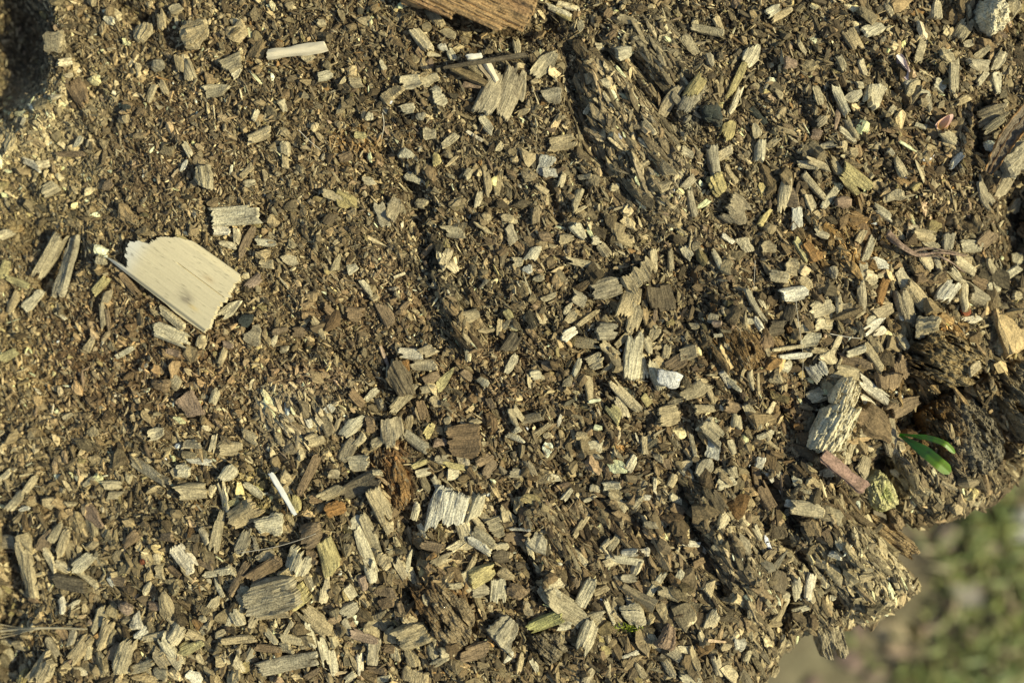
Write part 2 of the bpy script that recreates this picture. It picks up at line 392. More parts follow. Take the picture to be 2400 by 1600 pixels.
# ------------------------------------------------------------------ wood pieces
def loft(L, W, T, nu, nr, seed, taper=0.0, jag=0.12, boxy=0.45, rough=0.1, bend=0.0, caps=True, rad=0.12):
    """closed piece of wood, grain along X; returns V, list of faces, grain"""
    r = np.random.default_rng(seed)
    th = -math.pi / 2 + 2 * math.pi * (np.arange(nr) + r.uniform(-0.15, 0.15, nr)) / nr
    cs, sn = np.cos(th), np.sin(th)
    y0 = np.sign(cs) * np.abs(cs) ** boxy; z0 = np.sign(sn) * np.abs(sn) ** boxy
    rr = 1 + rad * r.uniform(-1, 1, nr)
    e0 = r.uniform(0, 1, nr); e1 = r.uniform(0, 1, nr)
    e0 = (e0 + 0.5 * np.roll(e0, 1)) / 1.5; e1 = (e1 + 0.5 * np.roll(e1, 1)) / 1.5
    tl = (0.5 + 0.5 * r.uniform(-1, 1)); sl0, sl1 = r.uniform(-1, 1, 2)
    t = np.linspace(0, 1, nu)
    V = np.zeros((nu, nr, 3)); G = np.zeros((nu, nr, 3))
    x_lo = -L / 2 + jag * L * e0 + sl0 * y0 * W * 0.18; x_hi = L / 2 - jag * L * e1 + sl1 * y0 * W * 0.18
    ph = r.uniform(0, 9, 4)
    for i, ti in enumerate(t):
        x = x_lo * (1 - ti) + x_hi * ti
        wt = 1 - taper * (abs(ti - tl) / max(tl, 1 - tl)) ** 1.5
        wt *= 1 + 0.10 * math.sin(ti * 5 + ph[0]) + 0.05 * math.sin(ti * 11 + ph[1])
        tt = wt ** 0.5 * (1 + 0.15 * math.sin(ti * 4 + ph[2]))
        endr = 1.0 if 0 < i < nu - 1 else 0.86
        q = rr * (1 + rough * r.uniform(-1, 1, nr)) * endr
        y = y0 * W / 2 * wt * q + 0.05 * W * math.sin(ti * 3 + ph[3])
        z = z0 * T / 2 * tt * q
        z = z + bend * L * (4 * (ti - 0.5) ** 2 - 0.33)
        V[i, :, 0] = x; V[i, :, 1] = y; V[i, :, 2] = z
        G[i, :, 0] = x; G[i, :, 1] = np.arange(nr) / nr * 2 * (W + T); 
    G[:, :, 2] = r.uniform(0, 50); G[:, :, 0] += r.uniform(0, 1); 
    V = V.reshape(-1, 3); G = G.reshape(-1, 3)
    F = []
    for i in range(nu - 1):
        for j in range(nr):
            k = (j + 1) % nr
            F.append((i * nr + j, (i + 1) * nr + j, (i + 1) * nr + k, i * nr + k))
    if caps:
        if nr <= 8:
            F.append(tuple(range(nr))); F.append(tuple((nu - 1) * nr + j for j in range(nr - 1, -1, -1)))
        else:
            for end in (0, 1):
                base = 0 if end == 0 else (nu - 1) * nr
                ring = V[base:base + nr]; c = ring.mean(0)
                inner = c + (ring - c) * 0.5; inner[:, 0] += r.uniform(-1, 1, nr) * jag * L * 0.22
                n0 = len(V)
                V = np.vstack([V, inner, [c]]); gi = G[base:base + nr].copy(); G = np.vstack([G, gi, [gi.mean(0)]])
                for j in range(nr):
                    k = (j + 1) % nr
                    f = (base + j, base + k, n0 + k, n0 + j); g = (n0 + j, n0 + k, n0 + nr)
                    if end == 1: f = f[::-1]; g = g[::-1]
                    F.append(f); F.append(g)
    return V, F, G

def strip_slab(outline, ang, T, seed, ns=40, nu=16, fray=0.0, fray_len=6, ridge=0.12, arch=0.0, grooves=(), fork=0.0):
    """piece with a given outline (photo px, list of points, relative to its centre; y down) cut into strips along the grain"""
    r = np.random.default_rng(seed)
    pts = np.array(outline, float); pts[:, 1] *= -1
    ca, sa = math.cos(ang), math.sin(ang)
    U = pts[:, 0] * ca + pts[:, 1] * sa; Vv = -pts[:, 0] * sa + pts[:, 1] * ca
    v0, v1 = Vv.min(), Vv.max(); vs = np.linspace(v0 + 0.004 * (v1 - v0), v1 - 0.004 * (v1 - v0), ns)
    lo = np.zeros(ns); hi = np.zeros(ns)
    n = len(U)
    for j, v in enumerate(vs):
        xs = []
        for i in range(n):
            a, b = Vv[i], Vv[(i + 1) % n]
            if (a - v) * (b - v) <= 0 and a != b:
                xs.append(U[i] + (U[(i + 1) % n] - U[i]) * (v - a) / (b - a))
        lo[j], hi[j] = (min(xs), max(xs)) if xs else (lo[j - 1], hi[j - 1])
    def _fr():
        q = r.normal(0, 1, ns); s_ = np.convolve(np.pad(r.normal(0, 1, ns), 2, mode='wrap'), np.ones(5) / 5, 'valid') * 1.6
        return q * 0.35 + s_ * 1.15
    lo += _fr() * fray * fray_len; hi += _fr() * fray * fray_len * 0.7
    if fork > 0:
        for k_ in range(r.integers(1, 4)):
            c0 = r.integers(0, ns); w_ = max(1, int(ns * r.uniform(0.05, 0.28))); dl = (hi - lo).mean() * r.uniform(0.06, 0.26) * fork
            s_ = slice(max(0, c0 - w_ // 2), c0 + w_ // 2 + 1)
            if r.uniform() < 0.5: lo[s_] = lo[s_] + dl
            else: hi[s_] = hi[s_] - dl
        bad = hi - lo < 2; hi[bad] = lo[bad] + 2
    rd = r.normal(0, 1, ns); rd = (rd + np.roll(rd, 1)) / 2 * ridge
    t = np.linspace(0, 1, nu) ** 1.0
    t = 0.5 - 0.5 * np.cos(math.pi * t) * (0.7 + 0.3 * np.abs(np.cos(math.pi * t)))
    t = (t - t[0]) / (t[-1] - t[0])
    top = np.zeros((nu, ns, 3)); bot = np.zeros((nu, ns, 3)); G = np.zeros((nu, ns, 3))
    for i, ti in enumerate(t):
        x = lo + (hi - lo) * ti
        ed = np.minimum(np.arange(ns), ns - 1 - np.arange(ns)) / (ns * 0.08); ed = np.clip(ed, 0.35, 1)
        ee = 0.5 if i in (0, nu - 1) else 1.0
        z = T * (ed * ee * (1 + rd + 0.35 * ridge * r.normal(0, 1, ns)))
        vv = (vs - (v0 + v1) / 2) / (v1 - v0)
        z = z + arch * T * (1 - 4 * vv ** 2)
        for gv, gu0, gu1, dep in grooves:
            m = (np.abs(vs - gv) < (v1 - v0) / ns * 0.75) & (x > gu0) & (x < gu1); z = np.where(m, z - dep, z)
        top[i] = np.column_stack([x * S, vs * S, z]); G[i] = np.column_stack([x * S, vs * S * 1.0, np.zeros(ns)])
        bz = arch * T * (1 - 4 * vv ** 2)
        bot[i] = np.column_stack([x * S, vs * S, bz * 0.8])
    G[..., 0] += r.uniform(0, 1)
    m = nu * ns
    V = np.vstack([top.reshape(-1, 3), bot.reshape(-1, 3)]); G2 = np.vstack([G.reshape(-1, 3)] * 2)
    F = []
    I = lambda i, j: i * ns + j
    for i in range(nu - 1):
        for j in range(ns - 1):
            F.append((I(i, j), I(i + 1, j), I(i + 1, j + 1), I(i, j + 1)))
            F.append((m + I(i, j), m + I(i, j + 1), m + I(i + 1, j + 1), m + I(i + 1, j)))
    for i in range(nu - 1):
        F.append((I(i, 0), m + I(i, 0), m + I(i + 1, 0), I(i + 1, 0)))
        F.append((I(i, ns - 1), I(i + 1, ns - 1), m + I(i + 1, ns - 1), m + I(i, ns - 1)))
    for j in range(ns - 1):
        F.append((I(0, j), I(0, j + 1), m + I(0, j + 1), m + I(0, j)))
        F.append((I(nu - 1, j), m + I(nu - 1, j), m + I(nu - 1, j + 1), I(nu - 1, j + 1)))
    return V, F, G2

def pack(F):
    tot = np.array([len(f) for f in F]); st = np.concatenate([[0], np.cumsum(tot)[:-1]])
    return np.concatenate([np.array(f) for f in F]), st, tot

def footprint(px, py, L, W, ang, lift=0.0):
    """rest a piece L x W (px) on the stump: a fitted plane; returns z of the contact plane at the centre and its normal"""
    ca, sa = math.cos(ang), math.sin(ang)
    us, vs = np.meshgrid(np.linspace(-0.45, 0.45, 7) * L, np.linspace(-0.45, 0.45, 5) * W)
    X = px + us * ca - vs * sa; Y = py - (us * sa + vs * ca)
    z = sample(GH, X.ravel(), Y.ravel())
    A = np.column_stack([us.ravel() * S, vs.ravel() * S, np.ones(z.size)])
    co, *_ = np.linalg.lstsq(A, z, rcond=None)
    co[:2] = np.clip(co[:2], -0.35, 0.35)
    res = z - A @ co
    return co[2] + np.percentile(res, 80) + lift, co[0], co[1]
def pose(px, py, z, ang, gu=0.0, gv=0.0, roll=0.0, pitch=0.0):
    """matrix: local X along the grain, Z up out of the fitted plane"""
    x, y = P(px, py, z)
    R = Matrix.Rotation(ang, 4, 'Z') @ Matrix.Rotation(-math.atan(gu) + pitch, 4, 'Y') @ Matrix.Rotation(math.atan(gv) + roll, 4, 'X')
    return Matrix.Translation((x, y, z)) @ R

OCC = np.zeros((420, 620), bool)        # 4-px raster of what the hand-placed pieces cover
def occupy(px, py, L, W, ang, grow=0.8):
    ca, sa = math.cos(ang), math.sin(ang)
    R = int(max(L, W) / 8) + 2
    for j in range(int(py / 4) - R, int(py / 4) + R + 1):
        for i in range(int(px / 4) - R, int(px / 4) + R + 1):
            if 0 <= j < 420 and 0 <= i < 620:
                dx, dy = i * 4 - px, -(j * 4 - py)
                if abs(dx * ca + dy * sa) < L / 2 * grow and abs(-dx * sa + dy * ca) < W / 2 * grow: OCC[j, i] = True

COLS = {
 'w': (0.68, 0.61, 0.42), 'p': (0.60, 0.51, 0.30), 't': (0.47, 0.38, 0.205), 'g': (0.395, 0.33, 0.195), 'b': (0.27, 0.19, 0.098),
 'd': (0.155, 0.122, 0.068), 'k': (0.05, 0.055, 0.04), 'o': (0.31, 0.17, 0.055), 'y': (0.48, 0.40, 0.17), 'r': (0.33, 0.235, 0.145),
 's': (0.28, 0.09, 0.035), 'e': (0.42, 0.40, 0.15)}
CNAME = {'w': 'whitish', 'p': 'pale cream', 't': 'tan', 'g': 'greyish', 'b': 'brown', 'd': 'dark brown', 'k': 'charcoal black',
         'o': 'orange brown', 'y': 'yellowish', 'r': 'pinkish brown', 's': 'rust red', 'e': 'greenish'}
# hand-placed chips, read off nine enlargements of the photograph (800 px wide each, enlarged 2.94x):
# x y  length-along-grain width  angle  colour [style: l lump, c curl, n needle, f flat]
CH = {
(0, 0): """1110 130 150 55 100 t;985 230 130 110 80 t l;1350 240 200 140 30 t l;370 290 180 130 170 t;450 430 90 50 15 p;470 520 70 35 10 p;
1130 610 120 45 -60 t;1300 490 130 80 110 t;1210 60 90 60 20 t;1600 430 130 100 25 t;1630 500 70 55 40 p;1270 1140 95 38 50 w;1410 1220 150 115 100 t l;
1620 1485 330 130 5 p;1950 730 90 50 -70 t;1800 930 150 70 25 t;1290 1030 100 40 -60 p;1965 1020 80 70 90 t;1965 1115 90 40 100 t;850 825 80 60 0 t l;
550 640 200 110 -60 b;540 980 100 42 55 p;225 1135 140 50 -30 w;300 1130 90 50 10 p;340 1300 100 90 30 t;160 840 70 30 80 p;1720 1260 85 50 20 t;
490 1065 190 38 0 b;2240 520 90 60 20 p;1960 1115 80 35 -80 p;1500 620 170 80 10 t;1760 800 85 38 70 p;1090 450 90 80 0 g l;1040 640 120 45 65 t;870 740 60 45 0 k l;
2120 400 70 50 20 t;2210 160 60 45 0 t;1240 440 110 60 -80 t;760 140 80 60 -50 p;1700 1180 120 35 50 t;740 1280 110 60 30 b;2290 1350 130 50 -20 t""",
(800, 0): """1500 75 170 38 -24 p;1560 45 150 34 -14 p;1540 110 140 36 -30 y;1590 60 110 26 -8 w;1040 640 300 130 62 g;1150 650 330 150 68 g;1410 440 190 115 48 t;1515 980 190 90 10 t;1400 1140 140 90 70 w;1440 1190 100 60 0 w;550 270 190 80 -50 p;480 560 130 90 10 p;
610 550 120 70 20 t;665 660 70 130 20 p;460 750 90 60 10 p;1455 660 120 90 10 g;1260 770 85 38 15 t;285 450 75 32 -60 p;195 805 50 50 0 p l;545 800 60 55 0 g l;
1000 860 130 60 -50 p;655 1100 75 55 90 y;920 940 130 24 -30 w;745 970 130 45 40 t;1940 370 95 80 20 p;1815 575 65 62 0 p l;1650 180 90 50 100 t;1975 135 115 48 -15 t;
1870 235 70 45 40 b;1840 90 65 50 60 b;1775 320 60 42 0 p;280 1480 80 150 15 g;360 1440 150 70 75 g c;1080 1260 180 50 78 t c;1010 1270 170 48 -82 t;945 1370 95 45 80 p;
870 1200 75 50 60 t;185 1250 85 60 0 p;1470 1195 170 35 22 b;1680 1220 110 35 5 t;1620 1380 150 48 70 t;1520 1240 95 42 75 p;2090 995 115 42 -35 p;2260 700 200 70 62 g;
1650 1440 90 25 30 t;900 590 130 32 -12 r;935 480 110 60 -30 t;100 570 80 65 0 t;640 380 100 35 -10 p;130 930 85 50 0 y l;1210 320 100 50 -80 t;700 330 60 45 0 w l;760 380 80 50 -60 p;
450 1060 60 90 70 p;1380 1300 110 40 -35 t;1000 1500 60 60 0 t l;560 1400 80 70 0 t;2120 880 120 50 -50 p;1330 560 60 40 30 t;350 650 70 150 -55 t;1700 750 100 35 60 p;
2230 1280 90 60 30 t;2060 1150 140 35 30 t;1880 1290 70 50 0 t;500 1230 130 50 -30 p;1240 620 150 60 85 g;1140 1500 80 50 0 t;30 1080 90 60 20 b;610 920 90 70 0 t;640 120 170 60 -50 t;740 230 110 60 -30 t""",
(1600, 0): """475 380 150 100 62 p;370 560 270 52 64 y;365 690 190 42 68 p;90 590 150 80 55 y;50 690 160 90 60 g;200 790 130 120 0 k l;310 900 120 85 72 y;240 1270 140 110 -60 y l;
215 1120 190 80 -82 g;535 1035 150 75 80 p;290 1055 110 60 30 p;705 1340 200 80 86 p;1010 1370 185 55 50 p;790 1500 145 75 -85 w;880 1390 110 50 -65 p;900 1280 210 50 -48 t;
870 1140 150 45 -10 p;1100 1395 110 85 0 r l;1180 1240 200 120 -40 y;1380 1470 130 60 -40 p;1465 1345 120 80 10 p;1310 665 150 125 78 p;1095 700 190 60 -62 p;1180 660 110 70 30 p;
1215 590 52 45 0 p;1240 470 110 45 -70 p;1315 200 130 80 28 p;1170 270 150 90 -62 t;980 240 65 35 -40 p;1745 80 130 75 82 p;1930 205 150 90 60 t;2275 70 160 75 80 p;
1870 520 220 65 84 t;2165 575 150 65 -80 p;2035 445 170 75 -5 g;2180 420 140 60 62 p;2065 540 115 45 50 p;2050 370 150 45 38 t;1970 300 75 52 20 p;1880 1110 125 45 48 w;
2290 1090 210 160 40 g l;2130 790 190 110 20 g;2150 860 150 60 35 t;1640 870 85 32 -10 p;1440 760 75 42 50 p;1165 890 150 45 -62 t;1130 930 130 45 -40 p;1065 820 160 30 78 r;
620 75 110 60 30 p;690 95 140 45 32 t;170 210 210 55 -15 t;50 310 170 60 -55 t;745 440 90 80 0 r l;935 660 140 60 -80 t;920 930 80 70 0 r;960 830 90 60 45 g;
505 900 100 65 -80 t;520 800 150 45 -50 k;2210 1280 170 90 65 g;380 1450 150 180 -30 g;560 1500 130 42 55 y;760 1360 60 120 0 b;640 970 70 45 40 t;1420 60 110 55 -60 p;
1640 350 60 150 0 t;1560 570 60 40 30 w l;1770 590 80 70 -40 p;1430 1360 100 50 20 t;1180 1050 70 60 0 t;1490 1150 130 60 -60 t;2080 1330 200 80 -55 g;1000 1000 100 40 10 g;
1930 690 120 50 28 t;1690 710 110 45 -70 g;190 420 110 50 -80 g;250 170 90 50 -60 t;1400 30 60 50 0 b;930 1130 150 45 -20 t;1830 940 110 70 -30 t;1060 1150 140 60 -55 t;1660 640 90 45 -10 p;
1100 440 110 45 -70 t;820 330 110 35 -50 t;2290 1420 110 60 80 t;30 1050 100 60 -30 p;40 1260 120 55 40 g;330 1200 140 40 -50 t;60 1400 170 45 -75 g""",
(0, 533): """1185 625 230 60 -38 p;1190 740 250 100 -22 p;1590 560 150 70 38 p;345 190 320 95 60 t;465 250 390 100 74 g;225 500 180 75 48 p;95 510 150 50 60 t;1995 222 110 80 0 p;
1840 250 90 58 -10 t;1830 105 155 48 -5 p;1700 90 200 58 62 b;1630 60 95 45 88 p;1755 370 120 60 42 r;1570 120 125 38 -12 p;710 600 170 40 -85 g;745 640 170 30 -86 b;
1530 20 110 60 0 w;1745 740 90 130 -25 g;1690 640 90 80 0 k;1110 1090 125 75 0 b l;1075 1420 105 72 20 p;1465 1490 120 38 80 p;1600 1520 150 90 0 t;1310 1225 170 130 -60 r;
2270 1250 65 52 40 w;2130 1345 62 45 -70 w;2060 720 90 70 0 b;1890 770 85 38 60 p;1930 712 115 40 18 b;700 230 75 70 0 t l;1420 1380 62 30 -30 p;420 610 95 26 -30 p;
690 400 150 60 42 y;990 960 75 26 30 w;1960 840 52 50 0 g;1570 810 75 42 -20 r;30 290 140 60 75 y;30 50 100 60 30 p;900 400 210 50 -50 b;1390 780 90 60 70 t;
860 860 140 30 28 p;470 1300 80 40 30 t;1210 1070 90 70 60 t;1330 1490 110 60 0 g;1720 1440 110 60 -30 t;2280 580 120 50 -40 b;2170 1460 110 80 20 t;60 880 110 60 30 y;
1480 1160 100 50 70 t;2200 700 130 40 -60 t;620 800 120 50 60 t;130 380 170 45 -20 y;1530 900 120 40 70 t;1200 860 110 45 -15 r""",
(800, 533): """725 200 110 60 68 p;700 240 130 65 -80 p c;760 270 100 55 -40 p;1815 415 185 125 15 g;2050 340 130 230 -62 t;2200 485 170 190 -78 d;1985 500 200 120 70 t;2020 620 180 90 75 t;
1825 715 130 110 0 g;1690 795 190 75 -8 t;1845 840 150 60 -35 t;1760 920 125 105 30 p;1570 730 105 65 38 w;2010 880 270 110 84 p;2060 940 200 70 -75 p;2170 1020 190 75 -66 p;
2215 940 150 48 -32 t;2310 930 150 85 35 b;2270 1045 130 100 -15 w f;1950 1160 270 65 -46 p;1930 1240 140 60 -62 p;1705 1100 170 62 -85 t;1885 1280 115 78 -52 y;2255 1290 140 125 12 t;
1660 245 215 46 -12 t;1170 50 130 65 -70 g;770 30 125 72 -8 t;2150 220 150 58 -82 t;2270 240 140 36 -86 t;470 872 140 68 -5 w;592 850 95 68 25 g;440 950 75 58 -70 o l;
415 1060 210 150 -60 d;430 1180 230 70 48 t;620 1035 115 58 22 b;590 1115 100 48 10 t;715 1045 170 60 46 y;885 610 115 80 20 t;310 600 150 85 -62 b;180 420 130 45 -52 p;
75 280 72 68 35 p;400 330 85 20 22 p;590 160 130 40 45 b;1170 795 140 85 58 d;1170 940 150 48 62 p;877 880 85 40 88 p;645 1200 82 55 -70 t;980 1062 92 42 -35 p;
80 1360 180 85 38 p;350 1410 175 130 -82 g;455 1380 175 48 78 t;520 1480 185 62 -38 g;680 1480 90 58 0 r l;130 1465 90 50 48 t;245 1480 85 58 30 t;45 1530 170 85 62 g;
210 1150 115 42 45 p;845 1480 200 210 5 b f;605 1395 100 60 60 y;1195 1290 130 85 -58 t;1315 1310 140 55 12 g;1340 1015 72 58 10 p;1425 955 90 68 0 b;310 920 210 22 -68 r n;
1280 385 200 12 -70 p n;1740 1500 120 78 -8 p;1660 1435 90 62 0 t;2090 1500 120 42 -86 t;1700 620 185 36 36 t;1320 185 110 68 52 p;1760 90 62 58 0 p;1810 160 90 68 -60 t;
1560 560 105 42 62 p;1210 1400 62 42 40 p;1210 1450 110 36 -22 p;1505 1330 90 28 80 w;1640 30 110 70 -50 p;1550 80 90 60 10 t;100 600 100 90 0 b;1210 240 70 62 0 p;
1285 282 60 50 0 w l;1245 392 60 45 0 p;980 390 90 30 50 g;1590 610 90 60 50 t;1820 630 60 40 -40 t;1640 490 90 80 -30 g;1620 970 130 40 66 p;1830 970 120 30 40 t;1400 60 80 60 0 b;
1150 600 70 50 -60 y;2150 740 110 65 65 t;2110 810 120 60 -70 t;1950 760 150 40 45 t;2240 860 90 50 80 t;1560 1060 90 60 60 t;2100 1190 90 50 -50 y;2300 1200 110 45 20 g;
1430 480 110 40 22 t;860 1010 90 50 -40 b;560 950 160 70 0 g;1400 1380 120 38 40 t;1090 690 110 35 78 t;1140 660 100 32 60 t;1000 710 110 30 5 t;1360 350 70 38 20 t;
560 1260 130 60 -70 b;200 1360 60 110 0 b;100 1170 130 60 -50 b;230 480 60 45 30 t;440 540 90 45 50 b;920 1340 80 45 20 t;1420 1430 60 40 0 t;1030 1210 80 50 -60 b;730 1330 50 45 0 t l""",
(1600, 533): """95 165 110 28 40 o;235 215 115 38 -62 p;310 80 105 32 -30 w;955 35 115 60 -22 p;815 150 150 50 -60 y;880 170 150 90 -50 o l;1280 160 200 46 72 p;1245 300 60 125 0 g;
1290 345 95 90 0 p;1365 255 110 75 -20 w;660 335 115 72 -10 p;770 455 155 95 12 w;850 385 100 72 -60 t;960 555 140 105 18 p;975 665 145 78 5 p;885 770 150 90 18 p;
850 700 95 70 0 p;1235 480 200 55 -80 g;1080 520 125 45 -84 p;1385 580 155 72 24 g;1525 370 170 75 -66 p;1620 480 220 85 -50 t;1540 545 220 110 -76 g;1370 440 190 62 72 o;
1950 580 70 55 20 s l;2000 632 150 55 8 w;1825 440 160 110 48 w;1935 480 190 60 84 p;2030 480 130 110 -30 g;1770 375 115 48 32 t;1990 130 150 70 0 p;1935 255 220 58 -32 p;
1710 115 130 48 -32 p;1650 50 170 75 -10 t;1830 100 110 75 80 g;2090 85 150 95 40 b;2305 220 110 95 60 p l;2230 330 200 52 26 p;2130 280 170 52 -58 t;1320 670 175 62 34 w;
1350 715 110 60 20 w;1690 685 155 115 15 t l;1520 780 110 62 -70 p;775 885 250 38 5 w;713 952 82 78 0 p;720 830 250 24 8 t;1015 900 110 120 -50 p;930 985 115 125 -55 w;
1110 860 110 22 62 t n;1070 950 150 24 58 t n;1315 895 190 58 -56 t;1190 925 210 72 -12 b;1125 1005 190 100 -10 t;920 1160 110 85 20 p;1310 1115 250 75 -38 w;1280 1210 150 70 -46 w;
1510 960 150 130 -70 b;1420 1055 110 180 -85 b;1520 1225 260 125 26 b;1240 1315 120 110 0 b l;1430 1440 260 110 -82 g;1160 1500 180 60 84 p;1105 1500 130 40 -80 p;
1980 775 100 55 -42 p;2010 965 105 65 32 g;210 1515 140 90 80 w;370 1340 95 65 88 t;340 1240 105 78 -20 b;205 1405 140 105 -42 t;155 1355 120 36 42 p;300 1045 130 45 -62 w;
345 1075 120 40 -40 p;640 1040 85 72 0 t l;40 865 110 85 20 g;470 1045 130 36 -76 t;520 1060 180 22 -84 t n;1685 825 80 50 20 w l;490 530 260 38 -58 g;545 520 90 38 -60 p;
250 742 65 26 10 p;210 625 72 52 0 g;240 665 62 42 0 r;520 665 95 42 -62 w;730 600 130 70 80 d;640 690 110 90 0 d;460 645 70 40 0 p;1230 60 90 50 60 t;1750 250 160 45 -70 g;
1870 320 110 60 -40 p;1680 230 150 70 -60 p;2300 470 80 60 0 t;2140 410 100 60 -20 p;2050 380 120 60 -30 b;1920 380 100 50 -20 p;1300 640 110 45 30 p;1640 350 70 60 0 b;
1520 620 60 50 0 w l;1060 610 70 60 0 t;1060 800 130 40 60 p;940 850 110 45 -10 t;1200 850 120 50 20 p;1350 820 90 40 -60 t;590 130 90 80 0 t;430 120 110 70 -60 p;760 270 80 100 -20 t;
100 130 60 60 0 t;30 170 90 60 -50 p;90 1120 160 90 30 t;130 1060 90 50 -20 t;480 1300 180 60 -60 t;610 1240 100 38 55 p;150 1250 130 50 0 t;560 1430 130 40 20 p;1250 1400 70 80 0 g;
800 1370 60 50 0 o l;590 1430 60 45 -60 p;340 1510 100 45 -70 t;70 1500 160 30 -80 g;90 680 60 40 0 t;1000 620 60 110 0 t;840 880 110 45 60 t;1140 1230 160 60 -78 t;1050 560 60 40 0 p""",
(0, 1066): """190 780 370 105 -80 t;400 520 150 60 62 t;320 590 170 70 55 b;432 610 190 58 72 t;350 730 180 55 -62 p;430 770 110 60 -30 p;575 735 150 90 42 p;490 880 230 95 -8 d;
600 845 190 40 -32 t;660 930 150 48 -75 t;300 1475 220 145 58 t;430 1035 100 50 -82 w;550 1335 200 85 52 t;690 1130 180 75 70 t;730 1230 190 80 66 t;945 1140 120 78 -82 w;
985 1222 105 58 42 w;1090 1240 230 48 16 t;1230 1220 130 100 60 p;1160 1320 170 80 -60 p;1210 1400 150 75 -50 p;1320 1330 170 55 30 y;1110 1410 150 68 -48 g;970 1460 195 68 22 t;
1340 1530 120 62 -28 w;1345 1250 155 55 -32 t;1640 1270 230 55 6 t;1640 1450 95 62 -60 p;1890 970 330 230 16 g;1870 1080 230 90 8 g;2065 965 150 130 42 y;2020 860 120 60 30 t;
2180 1140 250 110 -38 t;1990 1435 390 98 10 g;2230 1340 190 60 -76 p;1820 790 250 88 32 b;1830 690 140 52 22 t;1645 850 240 58 60 b;1500 810 200 50 12 p;1270 710 190 110 -52 w;
1205 800 110 48 -32 b;1330 250 195 100 5 t;1545 290 210 60 -78 p;1500 520 270 68 78 t;1690 400 210 140 32 t;1680 585 180 80 66 g;1760 610 100 34 -74 g;1745 240 160 58 -32 p;
1860 480 180 120 10 p l;1030 115 250 70 -30 g;1130 165 130 48 -22 g;1375 40 165 42 -6 w;1580 125 110 85 50 p;1225 115 85 58 20 p;800 275 95 52 5 t;790 205 130 58 0 t;650 430 165 95 -45 r;
170 370 82 32 22 w l;350 320 100 85 0 t l;2130 130 270 58 64 b;2160 540 150 160 28 b;2065 720 140 175 68 p;2265 690 205 115 -74 y;2240 920 180 62 82 p;2285 260 135 75 32 t;
2180 300 95 58 0 b;2310 370 140 90 10 o l;1640 1120 110 75 -60 p;1750 1130 100 60 60 g;2010 1270 150 65 -10 t;1510 910 150 36 -68 p;1480 1010 90 60 60 t;1990 1190 110 30 60 p;
360 1320 150 50 -58 g;560 1490 95 60 0 p;1400 1130 62 50 0 t;160 1530 120 60 80 y l;1110 1510 110 90 0 t;860 1380 210 110 70 t;790 1350 150 70 60 b;60 600 120 90 0 g;120 300 190 60 50 t;
60 1290 90 60 0 t;60 1370 120 60 -60 t;130 1310 80 60 0 t;440 1240 120 50 -60 b;500 1250 110 50 80 g;870 1060 90 80 0 r l;1080 1040 90 60 0 r;1150 1070 90 38 70 p;1020 910 90 48 60 p;
770 870 70 45 -60 w;830 870 90 70 0 b;1100 800 60 100 0 t;1200 1150 100 55 -50 t;1420 1190 110 55 50 t;1520 1230 90 45 30 t;1580 1150 100 45 60 p;1700 940 120 60 -30 t;1660 1010 110 48 -62 t;
1420 740 110 70 -20 b;1600 800 90 42 -40 p;1500 900 110 42 -60 p;1870 1250 130 48 -50 p;1960 1320 110 80 0 t;1850 1330 180 48 -5 b;2130 860 120 60 -60 p;2080 1050 90 40 -50 p;
2140 1240 170 50 -75 p;2290 1240 80 60 -60 t;2290 1420 160 55 -80 p;2160 1500 100 40 30 b;1410 560 110 45 -60 g;1330 570 90 60 0 d;2030 330 130 70 -70 y;1930 500 110 70 0 t;
1990 250 90 40 -50 p;1460 240 80 42 60 p;1600 330 120 40 30 y;1270 110 90 90 0 p;900 580 150 60 40 b;620 180 90 42 40 t;210 200 120 48 60 t;40 140 90 40 45 p;2300 130 80 60 0 g;
2150 700 70 90 0 b;1290 1310 110 60 30 y;1380 1410 90 50 -50 t;1450 1500 110 45 -30 t;240 980 60 60 0 b;520 1020 80 38 40 p;1150 560 110 60 0 b;1000 730 70 50 0 s l;1080 720 60 80 0 p""",
